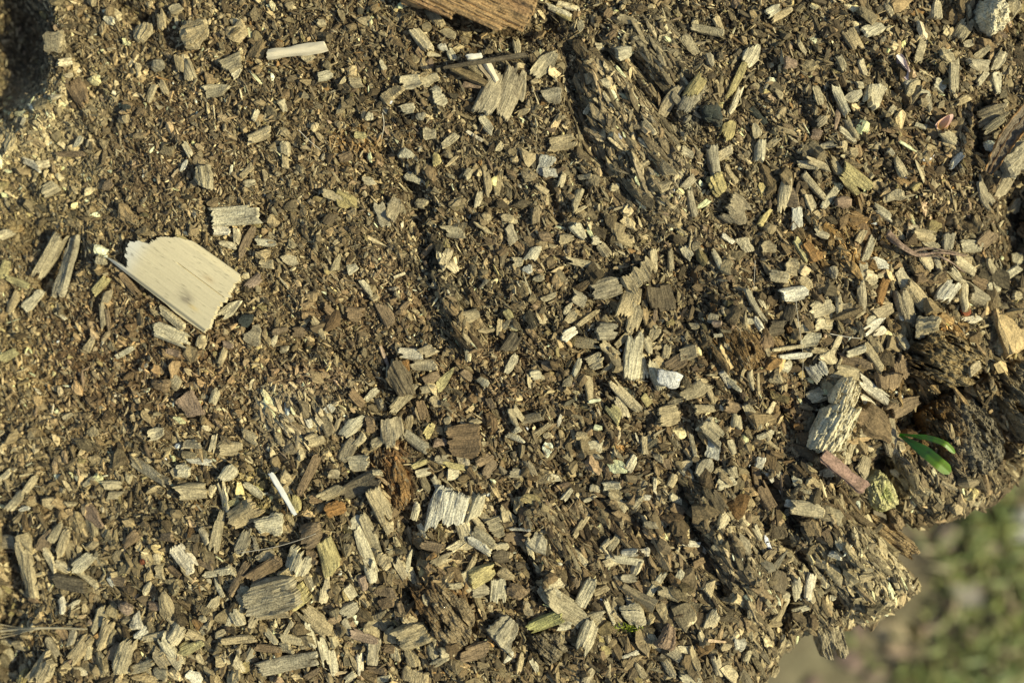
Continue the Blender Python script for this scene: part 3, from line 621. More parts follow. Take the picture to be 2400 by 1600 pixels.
(800, 1066): """130 210 290 100 28 d;265 350 210 110 -64 t;160 640 310 75 -68 p;205 560 290 70 -70 t;205 800 140 70 -75 p;100 470 110 90 30 p;740 370 230 230 76 w;690 330 210 110 74 w;
840 500 140 90 -70 p;940 345 180 78 70 p;660 322 55 28 -10 r;1140 415 80 125 35 t;1070 495 95 125 20 t;985 570 185 72 -36 t;965 630 165 58 -36 w;1112 635 85 72 25 p;
955 820 185 130 28 y;880 790 250 42 66 t;860 870 140 45 -70 t;1140 820 125 68 -28 t;1080 930 145 105 86 p;955 930 105 100 0 g;1205 940 125 100 -20 b l;1220 575 100 80 80 b;
1300 640 135 45 -72 p;1235 512 150 16 0 w;1570 1065 330 120 -38 t;1690 940 200 92 64 p;1690 1250 220 100 66 p;1765 1110 120 80 25 t;1400 1150 240 85 26 e;1120 1210 185 170 60 g l;
2010 1095 160 115 -10 p l;1850 1080 190 36 -68 p;1885 1030 110 36 85 t;1978 980 115 42 -84 w;2165 900 230 44 58 p;2250 950 140 62 -20 t;2245 1250 165 100 70 r l;2155 1290 180 58 -62 p;
490 1240 180 160 24 t;335 1240 110 85 -80 t;222 1355 175 72 82 g;128 1430 145 50 -86 w;370 1360 110 60 -85 p;480 1390 140 85 -62 t;505 1520 100 190 75 t;1150 1395 95 38 42 w;
910 1355 190 95 16 b;280 720 85 130 60 t;410 790 150 55 -60 g;150 880 105 65 -80 r l;300 940 65 125 80 b;310 1020 120 70 20 b;485 830 135 52 -66 p;460 725 130 36 84 p;60 940 95 62 -60 p;
510 390 135 45 76 p;320 500 85 55 -60 t;540 60 115 38 20 y;780 75 140 38 -12 y;1020 90 130 75 60 b;655 190 85 48 -60 p;1870 210 115 52 5 p;1465 160 85 48 0 p;1950 720 230 52 -8 p;
1860 740 120 50 10 p;2000 672 105 52 10 w;2090 668 65 58 0 w l;1500 745 46 20 -10 w;1650 480 160 42 56 t;1715 300 95 26 25 p;1560 270 90 40 50 p;1240 330 100 40 -85 t;
1990 1375 125 32 14 w;1280 1050 110 60 -80 g c;2300 1370 110 80 -40 g;2330 840 100 60 80 p;1820 620 110 45 55 p;1890 590 130 45 60 t;250 120 60 42 0 t;120 60 130 100 0 p;
700 720 130 60 20 t;630 630 150 60 -12 b;800 620 120 50 30 p;860 620 90 60 0 p;1100 700 120 85 0 d;990 640 90 42 -35 p;930 450 160 42 -48 t;780 900 90 42 0 t;600 1000 110 60 -50 t;
2130 480 100 60 0 g;2310 380 110 60 -40 b;2280 180 90 50 60 t;1900 300 120 52 -30 t;1940 350 90 48 -50 p;1750 230 70 50 0 p;2160 200 90 26 85 p;2100 290 60 42 0 w l;2050 320 90 40 50 t;
1480 890 120 62 20 p;1460 940 110 50 -25 p;1610 880 90 60 80 b;1790 930 110 50 25 t;1980 850 110 55 0 g;2050 980 90 42 0 b;1540 1170 90 65 0 p;1590 1140 130 20 -48 p;640 1240 110 70 60 t;
630 1350 100 60 -60 t;680 1420 120 42 30 t;730 1360 80 60 0 p;330 1330 80 60 0 b;60 1060 110 80 30 g;40 1180 110 60 -60 g;160 1250 190 70 -20 r;240 1480 140 52 0 b;60 1530 100 50 40 p;
280 1540 110 45 15 p;410 1060 110 38 -70 b;560 520 110 42 -60 p;480 560 120 42 -70 t;1400 960 120 60 -60 t;890 300 90 60 0 t;990 430 110 48 -40 t;1180 560 120 60 0 b;1230 760 60 45 0 d;
990 30 120 60 30 b;1210 120 90 60 0 g;1300 90 110 55 -60 g;2240 60 90 60 -70 b;2300 300 90 48 -30 p;2000 60 100 60 60 p;700 30 90 60 0 g;560 120 90 50 10 p;770 130 80 70 0 p;
1330 1440 90 45 -60 p;1230 1430 130 45 80 t;1900 1130 110 50 -60 t;1700 1520 120 60 60 g;2060 1480 110 50 -60 t;2250 1450 160 50 -60 g;2030 780 110 60 70 p;2180 1020 130 60 10 b""",
(1600, 1066): """860 375 190 92 -8 p;740 335 72 62 0 w l;878 890 175 72 76 w;785 915 170 62 -80 p;300 190 135 62 12 p;150 85 125 100 60 g;270 115 110 52 -10 t;535 50 80 60 80 w;
655 130 115 40 -26 p;600 150 80 32 -50 w;665 235 70 12 -70 w n;60 610 130 34 -6 w;130 640 100 30 -42 w;655 515 130 115 -80 d;665 870 145 100 85 d;1080 610 95 48 -62 p;
1055 690 85 40 -20 w;1265 840 95 60 20 t l;510 530 105 45 -60 p;660 650 115 28 -8 t;200 1130 110 75 60 p;390 1295 95 80 -20 w l;60 1130 90 60 60 p;240 1440 150 60 -72 p;
700 1020 95 52 50 p;1032 980 52 46 0 p l;60 1545 150 62 -18 p;80 1400 150 55 -70 t;1250 60 170 95 62 g;1140 20 90 50 80 p;1480 130 100 50 -50 w;990 120 110 60 0 g;240 340 130 90 -60 d;
570 290 160 90 -60 b;120 490 120 50 -30 d;30 370 110 50 -40 t;110 740 110 42 25 b;230 630 60 60 0 t;360 940 70 26 80 t;530 1010 110 40 86 b;310 1000 110 40 -10 t;470 1090 80 50 80 t;
810 1060 110 40 20 p;900 970 90 60 60 t;980 890 90 50 -30 p;1020 910 120 22 50 t n;760 720 110 38 -50 t;30 950 60 45 0 p;30 1340 110 60 0 p;180 900 90 70 60 t;280 460 120 62 60 p;
510 150 150 60 -80 b;900 200 110 70 -30 t;790 180 60 60 0 p;700 960 60 50 0 p;440 1380 90 45 60 t;290 1320 80 50 0 t;640 1480 90 45 80 t;130 1260 110 45 -70 t;350 120 90 60 -60 t;
1000 560 110 70 -60 b;430 620 150 60 -60 g;860 540 110 60 -60 d"""}
CHIPS = []
for (ox, oy), txt in CH.items():
    for ln in txt.replace("\n", "").split(";"):
        f = ln.split()
        if len(f) < 6: continue
        x, y, L_, W_, a_ = map(float, f[:5])
        CHIPS.append([ox + x / 2.94, oy + y / 2.94, L_ / 2.94, W_ / 2.94, a_, f[5], f[6] if len(f) > 6 else ""])

# ------------------------------------------------------------------ landmarks for the labels
MARKS = [(430, 665, "big torn cream wood slab"), (696, 118, "short white stick"), (1100, 28, "rusty brown bark piece"), (1145, 145, "dark straight twig"),
 (1175, 215, "big grey split chip"), (1350, 300, "dark cleft in the stump"), (1560, 235, "ragged yellow chip"), (2115, 150, "pink-tipped seed husk"),
 (2212, 285, "orange seed husk"), (2350, 330, "curled rusty leaf"), (2320, 42, "pale crumbly lump"), (2175, 580, "forked pinkish root"),
 (1418, 674, "hexagonal grey chip"), (1570, 886, "white papery flake"), (1500, 815, "thick grooved pale chip"), (1958, 965, "knobbly pale wood lump"),
 (2165, 1060, "green grass sprout"), (1975, 1107, "pink bark strip"), (1898, 1370, "bright white splinter"), (1330, 1425, "long crossed chips"),
 (1485, 1440, "lichen-spotted round chip"), (1052, 1200, "big whitish cracked chip"), (663, 1155, "thin white sliver"), (645, 1400, "largest grey chip"),
 (845, 1138, "dark charred chip"), (60, 1330, "long curved chip"), (935, 925, "dark bent chip"), (1085, 1045, "square brown flake"), (1035, 595, "white curled shaving"),
 (545, 505, "pale block above the slab"), (140, 590, "twin long chips"), (690, 985, "pale fibrous patch"), (2245, 840, "ochre broken block"),
 (2130, 1290, "orange edge splinter"), (480, 415, "round tan chip"), (120, 60, "dark hollow"), (780, 980, "pointed pale chip"), (100, 330, "pale yellow patch"),
 (90, 1475, "dry straw"), (680, 1540, "long grey stick chip"), (1230, 1410, "smooth rounded brown chip"), (1780, 60, "top ridge"),
 (1920, 210, "split pale chips"), (300, 1000, "fine brown crumbs")]
USED = {}
def where(px, py, self_name=None):
    best = sorted(MARKS, key=lambda m: math.hypot(px - m[0], py - m[1]))
    for m in best:
        if m[2] != self_name: break
    dx, dy = px - m[0], py - m[1]
    a = math.degrees(math.atan2(-dy, dx)) % 360
    k = int((a + 22.5) // 45) % 8
    d = ["right of", "up and right of", "above", "up and left of", "left of", "down and left of", "below", "down and right of"][k]
    dist = math.hypot(dx, dy)
    return d, m[2], dist
ORD = ["nearest", "second nearest", "third nearest", "fourth nearest", "fifth nearest", "sixth nearest", "seventh nearest"]

# ------------------------------------------------------------------ hero pieces
def M4(px, py, L, W, ang, lift, T=0, tilt=(0, 0)):
    z, gu, gv = footprint(px, py, L, W, ang, lift)
    return pose(px, py, z + T / 2, ang, gu, gv, tilt[0], tilt[1])
def mesh_obj(name, VFG, tint, mat, mtx=None, parent=None, smooth=False, sharp=None):
    V, F, G = VFG
    fi, st, tt = pack(F)
    me = make_mesh(name, V, fi, st, tt, tint if np.ndim(tint) == 2 else np.tile(np.array(tint), (len(V), 1)), G, smooth or sharp is not None)
    if sharp is not None: me.set_sharp_from_angle(angle=math.radians(sharp))
    o = obj(name, me, mat, parent)
    if mtx is not None: o.matrix_world = mtx
    return o
def rel(pts, cx, cy): return [(x - cx, y - cy) for x, y in pts]

def vary_tint(V, col, seed, amp=0.18, end=None, L=None):
    c = np.tile(np.array(col, float), (len(V), 1))
    n = fbm(V[:, 0] / 0.0022 + seed, V[:, 1] / 0.0009, 3, seed % 50)
    c *= (1 + amp * n)[:, None]
    return np.clip(c, 0.01, 0.9)

# the big torn slab
def slab():
    pts = [(241, 599), (288, 622), (298, 604), (296, 582), (306, 565), (331, 564), (351, 567), (373, 561), (388, 553), (416, 558), (441, 559), (459, 565),
           (502, 596), (573, 645), (569, 663), (551, 684), (548, 700), (527, 722), (502, 759), (484, 782), (416, 737), (376, 702), (322, 663), (290, 639), (265, 620)]
    cx, cy = 425, 668; ang = math.radians(-36)
    ca, sa = math.cos(ang), math.sin(ang)
    def loc(x, y): x -= cx; y = -(y - cy); return x * ca + y * sa, -x * sa + y * ca
    g0, g1 = loc(424, 610), loc(533, 702)
    V, F, G = strip_slab(rel(pts, cx, cy), ang, 0.0019, 4, ns=110, nu=34, fray=1.0, fray_len=4.4, ridge=0.012, arch=0.5,
                         grooves=[(g0[1] * 0.5 + g1[1] * 0.5, g0[0], g1[0], 0.0005)])
    x, y = V[:, 0] / S, V[:, 1] / S
    c = np.tile(np.array((0.59, 0.505, 0.305)), (len(V), 1))
    w = 1 - sstep(-150, -95, x + 0 * y); c += (np.array((0.62, 0.59, 0.47)) - c) * (w * 0.9)[:, None]
    sx, sy = loc(443, 697)
    n = fbm(x / 9, y / 6, 3, 9)
    k = np.exp(-(((x - sx) / 17) ** 2 + ((y - sy) / 12) ** 2)) * (0.75 + n); c += (np.array((0.16, 0.13, 0.09)) - c) * np.clip(k, 0, 0.85)[:, None]
    sx, sy = loc(500, 655); k = np.exp(-(((x - sx) / 14) ** 2 + ((y - sy) / 7) ** 2)); c += (np.array((0.50, 0.37, 0.19)) - c) * (k * 0.7)[:, None]
    sx, sy = loc(462, 722); k = np.exp(-(((x - sx) / 12) ** 2 + ((y - sy) / 5) ** 2)); c += (np.array((0.62, 0.45, 0.16)) - c) * (k * 0.6)[:, None]
    spots = fbm(x / 5, y / 3.5, 2, 15); c *= (1 - 0.45 * sstep(0.52, 0.7, spots))[:, None]
    c *= (1 + 0.05 * fbm(x / 90, y / 9.0, 2, 19))[:, None]
    m = M4(cx, cy, 300, 150, ang, 0.0012)
    o = mesh_obj("wood_slab", (V, F, G), c, M_FRESH, m, sharp=35)
    tag(o, "big flat cream slab of fresh wood with frayed torn ends and a crack", "wood slab")
    occupy(cx, cy, 290, 165, ang)
slab()

def bark_piece():
    pts = [(925, -50), (942, 0), (985, 12), (1010, 6), (1060, 36), (1072, 22), (1125, 30), (1165, 62), (1195, 52), (1225, 66), (1236, 40), (1250, 26), (1262, -6), (1290, -60)]
    cx, cy = 1110, 0; ang = math.radians(-25)
    V, F, G = strip_slab(rel(pts, cx, cy), ang, 0.0035, 8, ns=70, nu=30, fray=0.9, fray_len=3.5, ridge=0.16, arch=0.6)
    n = fbm(V[:, 0] / 0.006, V[:, 1] / 0.002, 3, 4)
    c = np.array((0.44, 0.285, 0.125)) * (1 + 0.3 * n)[:, None]
    k = sstep(0, 0.6, fbm(V[:, 0] / 0.012, V[:, 1] / 0.005, 2, 44)); c += (np.array((0.33, 0.19, 0.09)) - c) * (k * 0.7)[:, None]
    o = mesh_obj("bark_piece", (V, F, G), c, M_CHIP, M4(cx, 8, 260, 90, ang, 0.004), sharp=40)
    tag(o, "rusty brown slab of bark with a ragged lower edge at the top of the photo", "bark")
    occupy(cx, cy, 300, 110, ang)
bark_piece()

def simple(name, px, py, L, W, ang, T, col, label, cat, mat=None, lift=0.001, seed=1, group=None, bend=0, taper=0.1, jag=0.06, nu=14, nr=18, boxy=0.5, tilt=(0, 0), amp=0.15, rad=0.12, rough=0.08, parent=None):
    a = math.radians(ang)
    V, F, G = loft(L * S, W * S, T, nu, nr, seed, taper, jag, boxy, rough, bend, rad=rad)
    m = M4(px, py, L, W, a, lift, T, tilt)
    o = mesh_obj(name, (V, F, G), vary_tint(V, col, seed, amp), mat or M_CHIP, m, sharp=38)
    if parent is None: tag(o, label, cat, group)
    occupy(px, py, L, W, a)
    return o
simple("white_stick", 696, 119, 146, 24, 7, 0.0032, (0.66, 0.57, 0.38), "short straight white stick with frayed ends on fine brown crumbs", "stick", M_FRESH, 0.002, 3, jag=0.03, boxy=0.85, taper=0.03)
simple("white_stick", 663, 1157, 118, 12, -56, 0.0018, (0.72, 0.70, 0.60), "thin white sliver pointing down at the yellowish chips", "stick", M_FRESH, 0.0045, 5, jag=0.03, boxy=0.6, taper=0.35)
simple("dark_twig", 1136, 144, 196, 15, 8, 0.0024, (0.15, 0.12, 0.07), "dark straight twig with a tan lower side crossing pale slivers", "twig", M_CHIP, 0.0065, 7, jag=0.02, boxy=0.7, taper=0.55, tilt=(0.0, 0.0))
simple("wood_shaving", 1112, 133, 38, 13, 12, 0.0016, (0.70, 0.66, 0.52), "small white torn shaving just above the dark straight twig", "wood shaving", M_FRESH, 0.006, 11, jag=0.15)
simple("pale_sliver", 1150, 166, 60, 14, -58, 0.002, (0.62, 0.53, 0.35), "pale flat sliver coming out from under the dark straight twig", "wood sliver", M_FRESH, 0.003, 13, jag=0.04)
simple("pale_sliver", 1136, 168, 56, 12, -55, 0.002, (0.40, 0.32, 0.19), "tan sliver beside the pale one under the dark twig", "wood sliver", M_FRESH, 0.0015, 14, jag=0.04)
simple("dark_twig", 1098, 178, 92, 16, -27, 0.003, (0.23, 0.17, 0.08), "striped brown stick running under the big grey split chip", "twig", M_CHIP, 0.002, 17, jag=0.04)
simple("bark_strip", 1976, 1105, 142, 33, -37, 0.0014, (0.34, 0.215, 0.15), "pinkish brown strip of bark with a blunt end above the greenish lump", "bark strip", M_CHIP, 0.0105, 19, jag=0.05, taper=0.15, boxy=0.35, bend=0.03)
simple("paper_flake", 1568, 886, 58, 34, -14, 0.0022, (0.70, 0.67, 0.56), "bright white papery flake at the end of a grooved pale chip", "flake", M_STONE, 0.005, 23, jag=0.1, boxy=0.4)
simple("root", 2120, 572, 90, 12, -40, 0.003, (0.30, 0.20, 0.12), "pinkish fibrous root running over pale chips", "root", M_CHIP, 0.004, 25, bend=-0.05) if False else None

def tube_pts(pts, rad, nr=8, seed=0, wob=0.15):
    """tube through 3-D points with radii; returns V, F, G"""
    r = np.random.default_rng(seed); pts = [Vector(p) for p in pts]
    V = []; G = []; F = []; s = 0
    for i, p in enumerate(pts):
        t = (pts[min(i + 1, len(pts) - 1)] - pts[max(i - 1, 0)]).normalized()
        side = t.cross(Vector((0, 0, 1))); side = side.normalized() if side.length > 1e-4 else Vector((1, 0, 0))
        up = side.cross(t).normalized()
        if i: s += (p - pts[i - 1]).length
        for j in range(nr):
            a = 2 * math.pi * j / nr; q = rad[i] * (1 + wob * r.uniform(-1, 1))
            V.append(tuple(p + side * math.cos(a) * q + up * math.sin(a) * q)); G.append((s, j * rad[i], seed))
    n = len(pts)
    for i in range(n - 1):
        for j in range(nr):
            k = (j + 1) % nr; F.append((i * nr + j, i * nr + k, (i + 1) * nr + k, (i + 1) * nr + j))
    F.append(tuple(range(nr - 1, -1, -1))); F.append(tuple((n - 1) * nr + j for j in range(nr)))
    return np.array(V), F, np.array(G)
def surf(px, py, up=0.0):
    z = float(sample(GH, np.array([px]), np.array([py]))[0]) + up
    return (*P(px, py, z), z)
def smooth_path(pts, n):
    pts = np.array(pts, float); t = np.linspace(0, len(pts) - 1, n); out = []
    for k in t:
        i = int(min(k, len(pts) - 2)); f = k - i
        p0, p1, p2, p3 = pts[max(i - 1, 0)], pts[i], pts[i + 1], pts[min(i + 2, len(pts) - 1)]
        out.append(0.5 * ((2 * p1) + (-p0 + p2) * f + (2 * p0 - 5 * p1 + 4 * p2 - p3) * f * f + (-p0 + 3 * p1 - 3 * p2 + p3) * f ** 3))
    return np.array(out)
def strand(name, path, r0, r1, up, col, mat, label, cat, nr=7, n=26, parent=None, flat_end=False, seed=1):
    pp = smooth_path(path, n)
    hs = [float(sample(GH, np.array([p[0]]), np.array([p[1]]))[0]) for p in pp]
    hs = np.convolve(np.pad(hs, 3, mode='edge'), np.ones(7) / 7, 'valid')
    P3 = []; rr = []
    for i, p in enumerate(pp):
        f = i / (n - 1); u = up if np.isscalar(up) else np.interp(f, np.linspace(0, 1, len(up)), up)
        z = max(hs[i], float(sample(GH, np.array([p[0]]), np.array([p[1]]))[0])) + u
        P3.append((*P(p[0], p[1], z), z)); rr.append((r0 + (r1 - r0) * f) * (0.9 + 0.2 * random.random()))
    V, F, G = tube_pts(P3, rr, nr, seed)
    o = mesh_obj(name, (V, F, G), vary_tint(V, col, seed), mat, None, parent, smooth=True)
    if parent is None: tag(o, label, cat)
    return o
# forked pinkish root at the right
root_o = strand("root", [(2080, 545), (2110, 572), (2150, 596), (2200, 592), (2262, 600)], 0.0011, 0.0002, 0.0045, (0.33, 0.225, 0.15), M_CHIP, "pinkish fibrous forked root lying over pale chips", "root")
for k, pth in enumerate([[(2078, 556), (2112, 580), (2150, 600), (2200, 600)], [(2135, 592), (2172, 582), (2220, 588), (2268, 598)], [(2190, 596), (2225, 612), (2262, 640)]]):
    strand("rootlet", pth, 0.0006, 0.00015, 0.0045, (0.34, 0.24, 0.16), M_CHIP, "", "", parent=root_o, seed=40 + k)
# hairs and fibres
thr = (0.62, 0.55, 0.40)
for k, (pth, r, lab) in enumerate([
    ([(700, 305), (725, 330), (752, 352)], 0.00016, "short pale hair curving over fine crumbs below the white stick"),
    ([(896, 265), (900, 290), (895, 325)], 0.00014, "thin tan hair hanging above the orange spotted crumbs"),
    ([(1945, 782), (1990, 790), (2020, 793)], 0.00018, "pale hair lying across the dark gap beside the curved twig"),
    ([(1865, 700), (1872, 760), (1882, 830), (1880, 890)], 0.00010, "long fine spider thread hanging above the pale chips"),
    ([(560, 1295), (640, 1282), (700, 1265), (740, 1250)], 0.00012, "long tan hair across the dark gaps under the yellowish patch"),
    ([(1770, 610), (1768, 650), (1766, 680)], 0.00009, "short silvery thread over dark rotten wood")]):
    strand("hair", pth, r, r * 0.6, 0.005, thr, M_FRESH, lab, "hair", nr=4, n=16, seed=70 + k)
# dry straw bundle, lower left
st = strand("dry_straw", [(0, 1478), (60, 1472), (130, 1470), (205, 1473)], 0.0005, 0.0002, 0.004, (0.42, 0.36, 0.22), M_FRESH, "dry straw frayed into fibres over dark chips", "straw", seed=90)
for k in range(5):
    y = 1462 + 8 * k; strand("straw_fibre", [(0, y), (40, (y + 1474) / 2 + 1), (95, 1473), (150 + 12 * k, 1471 + k)], 0.00025, 0.0001, 0.004, (0.44, 0.37, 0.22), M_FRESH, "", "", nr=4, parent=st, seed=91 + k)

# curled rusty leaf at the right edge
def curled_leaf():
    path = smooth_path([(2316, 405), (2338, 362), (2362, 320), (2392, 282), (2425, 240)], 22)
    V = []; G = []; F = []; T = []; n, m = 22, 11
    for i, (x, y) in enumerate(path):
        f = i / (n - 1); w = (6 + 24 * math.sin(math.pi * min(1, f * 0.62 + 0.10))) * S
        t = path[min(i + 1, n - 1)] - path[max(i - 1, 0)]; a = math.atan2(-t[1], t[0])
        z0 = 0.008
        cx, cy = P(x, y, z0)
        for j in range(m):
            b = (j / (m - 1) - 0.5) * 2; ph = b * 1.9
            off = math.sin(ph) * w * 0.75; zz = z0 + (1 - math.cos(ph)) * w * 0.35 + 0.0006 * random.uniform(-1, 1)
            off += 0.0003 * random.uniform(-1, 1)
            V.append((cx - math.sin(a) * off, cy + math.cos(a) * off, zz)); G.append((f * 0.03, b * 0.01, 3))
            edge = abs(b) > 0.55
            T.append((0.50, 0.27, 0.09) if edge else (0.24, 0.19, 0.12))
    for i in range(n - 1):
        for j in range(m - 1): F.append((i * m + j, i * m + j + 1, (i + 1) * m + j + 1, (i + 1) * m + j))
    k = len(V); V2 = [(x, y, z - 0.0005) for x, y, z in V]; 
    F2 = [tuple(k + q for q in f[::-1]) for f in F]
    V = np.array(V + V2); G = np.array(G + G); T = np.array(T + T)
    o = mesh_obj("curled_leaf", (V, F + F2, G), T, M_CHIP, smooth=True)
    V3, F3, G3 = tube_pts([(v[0], v[1], v[2] - 0.0001) for v in V[5:n * m:m]], [0.0005 * (1 - i / n * 0.6) for i in range(n)], 6, 4)
    mesh_obj("midrib", (V3, F3, G3), (0.16, 0.10, 0.05), M_CHIP, None, o, smooth=True)
    tag(o, "dry curled leaf with rusty orange rims at the right edge", "leaf")
curled_leaf()

# seed husks
def petal(L, W, cup, n=12, m=9, thick=0.0003, curl=0.0):
    V = []; G = []; F = []
    for lay in (0, 1):
        for i in range(n):
            f = i / (n - 1); w = W / 2 * math.sin(math.pi * (0.06 + 0.9 * f) ** 0.8) ** 0.7
            for j in range(m):
                b = (j / (m - 1) - 0.5) * 2
                V.append(((f - 0.5) * L, b * w, cup * W * (b * b) * math.sin(math.pi * f) + curl * L * (2 * f - 1) ** 2 - lay * thick)); G.append((f * L, b * w, 2))
    for lay in (0, 1):
        for i in range(n - 1):
            for j in range(m - 1):
                k = lay * n * m + i * m + j; f = (k, k + m, k + m + 1, k + 1); F.append(f if lay == 0 else f[::-1])
    return np.array(V), F, np.array(G)
def husk(px, py, ang, L, W, c0, c1, label, up):
    e = empty("seed_husk"); x, y, z = surf(px, py, up); e.location = (x, y, z)
    a = math.radians(ang)
    for k, (da, ox, roll, s, cc) in enumerate([(0, 0, 0.5, 1, c0), (0.35, -0.25, -0.6, 0.8, c1)]):
        V, F, G = petal(L * S * s, W * S * s, 0.35, curl=0.08)
        t = (V[:, 0] / (L * S * s) + 0.5)[:, None]; T = np.array(cc) * (1 - t) + np.array(c0) * t
        o = mesh_obj("husk_scale", (V, F, G), T, M_FRESH, None, e, smooth=True)
        o.matrix_local = Matrix.Rotation(a + da, 4, 'Z') @ Matrix.Rotation(roll, 4, 'X') @ Matrix.Translation((ox * L * S * 0.5, ox * W * S, 0.0008 * k))
    tag(e, label, "seed husk")
husk(2118, 158, -72, 62, 22, (0.55, 0.42, 0.36), (0.62, 0.57, 0.52), "pink-tipped whitish seed husk among small brown crumbs", 0.003)
husk(2212, 283, 35, 48, 26, (0.66, 0.44, 0.34), (0.60, 0.30, 0.06), "cupped orange and pink seed husk on dark crumbs", 0.0035)

# green sprout: two grass leaves
def sprout():
    m, N, Lk, b = new_mat("grass_leaf")
    ti = nd(N, "ShaderNodeAttribute", attribute_name="tint"); Lk.new(ti.outputs["Color"], b.inputs["Base Color"])
    b.inputs["Roughness"].default_value = 0.45
    b.inputs["Transmission Weight"].default_value = 0.0
    b.inputs["Subsurface Weight"].default_value = 0.25; b.inputs["Subsurface Radius"].default_value = (0.4, 1.0, 0.2); b.inputs["Subsurface Scale"].default_value = 0.001
    e = empty("grass_sprout"); e.location = surf(2106, 1018, -0.004)
    for path, wmax, zs, pw in [
        ([(2108, 1019), (2140, 1040), (2172, 1062), (2200, 1085), (2227, 1108)], 28, (-0.001, 0.004, 0.009, 0.012, 0.012), 0.9),
        ([(2108, 1017), (2140, 1021), (2180, 1027), (2215, 1040), (2238, 1062)], 13, (-0.001, 0.004, 0.010, 0.013, 0.011), 0.8)]:
        n, k = 26, 9; pp = smooth_path(path, n); V = []; T = []; G = []; F = []
        base = max(surf(a_, b_)[2] for a_, b_ in ((2110, 1020), (2150, 1045), (2190, 1050), (2220, 1095))) + 0.001
        for lay in (0, 1):
            for i, (x, y) in enumerate(pp):
                f = i / (n - 1); z = base + float(np.interp(f, np.linspace(0, 1, 5), zs)); cx, cy = P(x, y, z)
                t = pp[min(i + 1, n - 1)] - pp[max(i - 1, 0)]; a = math.atan2(-t[1], t[0])
                w = wmax * S / 2 * (0.25 + 0.75 * sstep(0, 0.5, f)) * (1 - sstep(0.86, 1.03, f) * 0.75)
                for j in range(k):
                    bb = (j / (k - 1) - 0.5) * 2
                    V.append((cx - math.sin(a) * bb * w, cy + math.cos(a) * bb * w, z + abs(bb) * w * 0.25 - lay * 0.00025))
                    g = np.array((0.035, 0.125, 0.008)) * (1 + 0.22 * math.sin(bb * 19)) + np.array((0.10, 0.09, 0.0)) * sstep(0.3, 0.8, f) * 0.8
                    if f > 0.96: g = g * 0.6 + np.array((0.3, 0.3, 0.1)) * 0.4
                    T.append(g); G.append((f, bb, 0))
        for lay in (0, 1):
            for i in range(n - 1):
                for j in range(k - 1):
                    q = lay * n * k + i * k + j; f = (q, q + k, q + k + 1, q + 1); F.append(f if lay == 0 else f[::-1])
        Vn = np.array(V) - np.array(e.location)
        mesh_obj("leaf", (Vn, F, np.array(G)), np.array(T), m, None, e, smooth=True)
    tag(e, "bright green sprout with two blades growing from the stump's dark crack", "grass sprout")
sprout()

def lump(name, px, py, rx, ry, ang, h, col, label, cat, mat, seed, up=0.0, parent=None, nz=0.25, col2=None):
    """irregular rounded lump"""
    r = np.random.default_rng(seed); nu, nv = 84, 44; V = []; G = []; F = []
    a = math.radians(ang)
    for i in range(nv + 1):
        ph = math.pi * i / nv
        for j in range(nu):
            th = 2 * math.pi * j / nu
            V.append((math.sin(ph) * math.cos(th), math.sin(ph) * math.sin(th), math.cos(ph)))
    V = np.array(V)
    nn = fbm(V[:, 0] * 1.6 + V[:, 2] * 1.1 + seed, V[:, 1] * 1.6 - V[:, 2] * 0.8 + seed * 3, 5, seed % 89, 0.62)
    n2 = fbm(V[:, 0] * 2.2 + seed, V[:, 1] * 7 + V[:, 2] * 6, 4, (seed * 7) % 83, 0.65)
    V = V * (1 + nz * nn + 0.16 * n2 - 0.22 * np.maximum(0, np.abs(n2) * -1 + 0.12) * 4)[:, None]
    sg = np.sign(V) * np.abs(V) ** 0.8
    V = sg * np.array([rx * S, ry * S, h])
    for i in range(nv):
        for j in range(nu):
            k = (j + 1) % nu; F.append((i * nu + j, (i + 1) * nu + j, (i + 1) * nu + k, i * nu + k))
    G = V.copy()
    c = vary_tint(V, col, seed, 0.25)
    if col2 is not None:
        k = sstep(-0.1, 0.35, fbm(V[:, 0] / 0.005, V[:, 1] / 0.004, 3, seed % 31)); c += (np.array(col2) - c) * k[:, None]
    z, gu, gv = footprint(px, py, 2 * rx, 2 * ry, a)
    m = pose(px, py, z + h * 0.35 + up, a, gu * 0.5, gv * 0.5)
    if parent is not None: m = parent.matrix_world.inverted() @ m
    o = mesh_obj(name, (V, F, G), c, mat, None, None, sharp=50)
    if parent is not None: o.parent = parent; o.matrix_local = m
    else: o.matrix_world = m; tag(o, label, cat)
    occupy(px, py, 2 * rx, 2 * ry, a)
    return o
bpy.context.view_layer.update()
lump("wood_lump", 2322, 40, 31, 42, 10, 0.008, (0.66, 0.58, 0.36), "large pale crumbly wood lump in the top right corner", "wood lump", M_STONE, 5, nz=0.3)
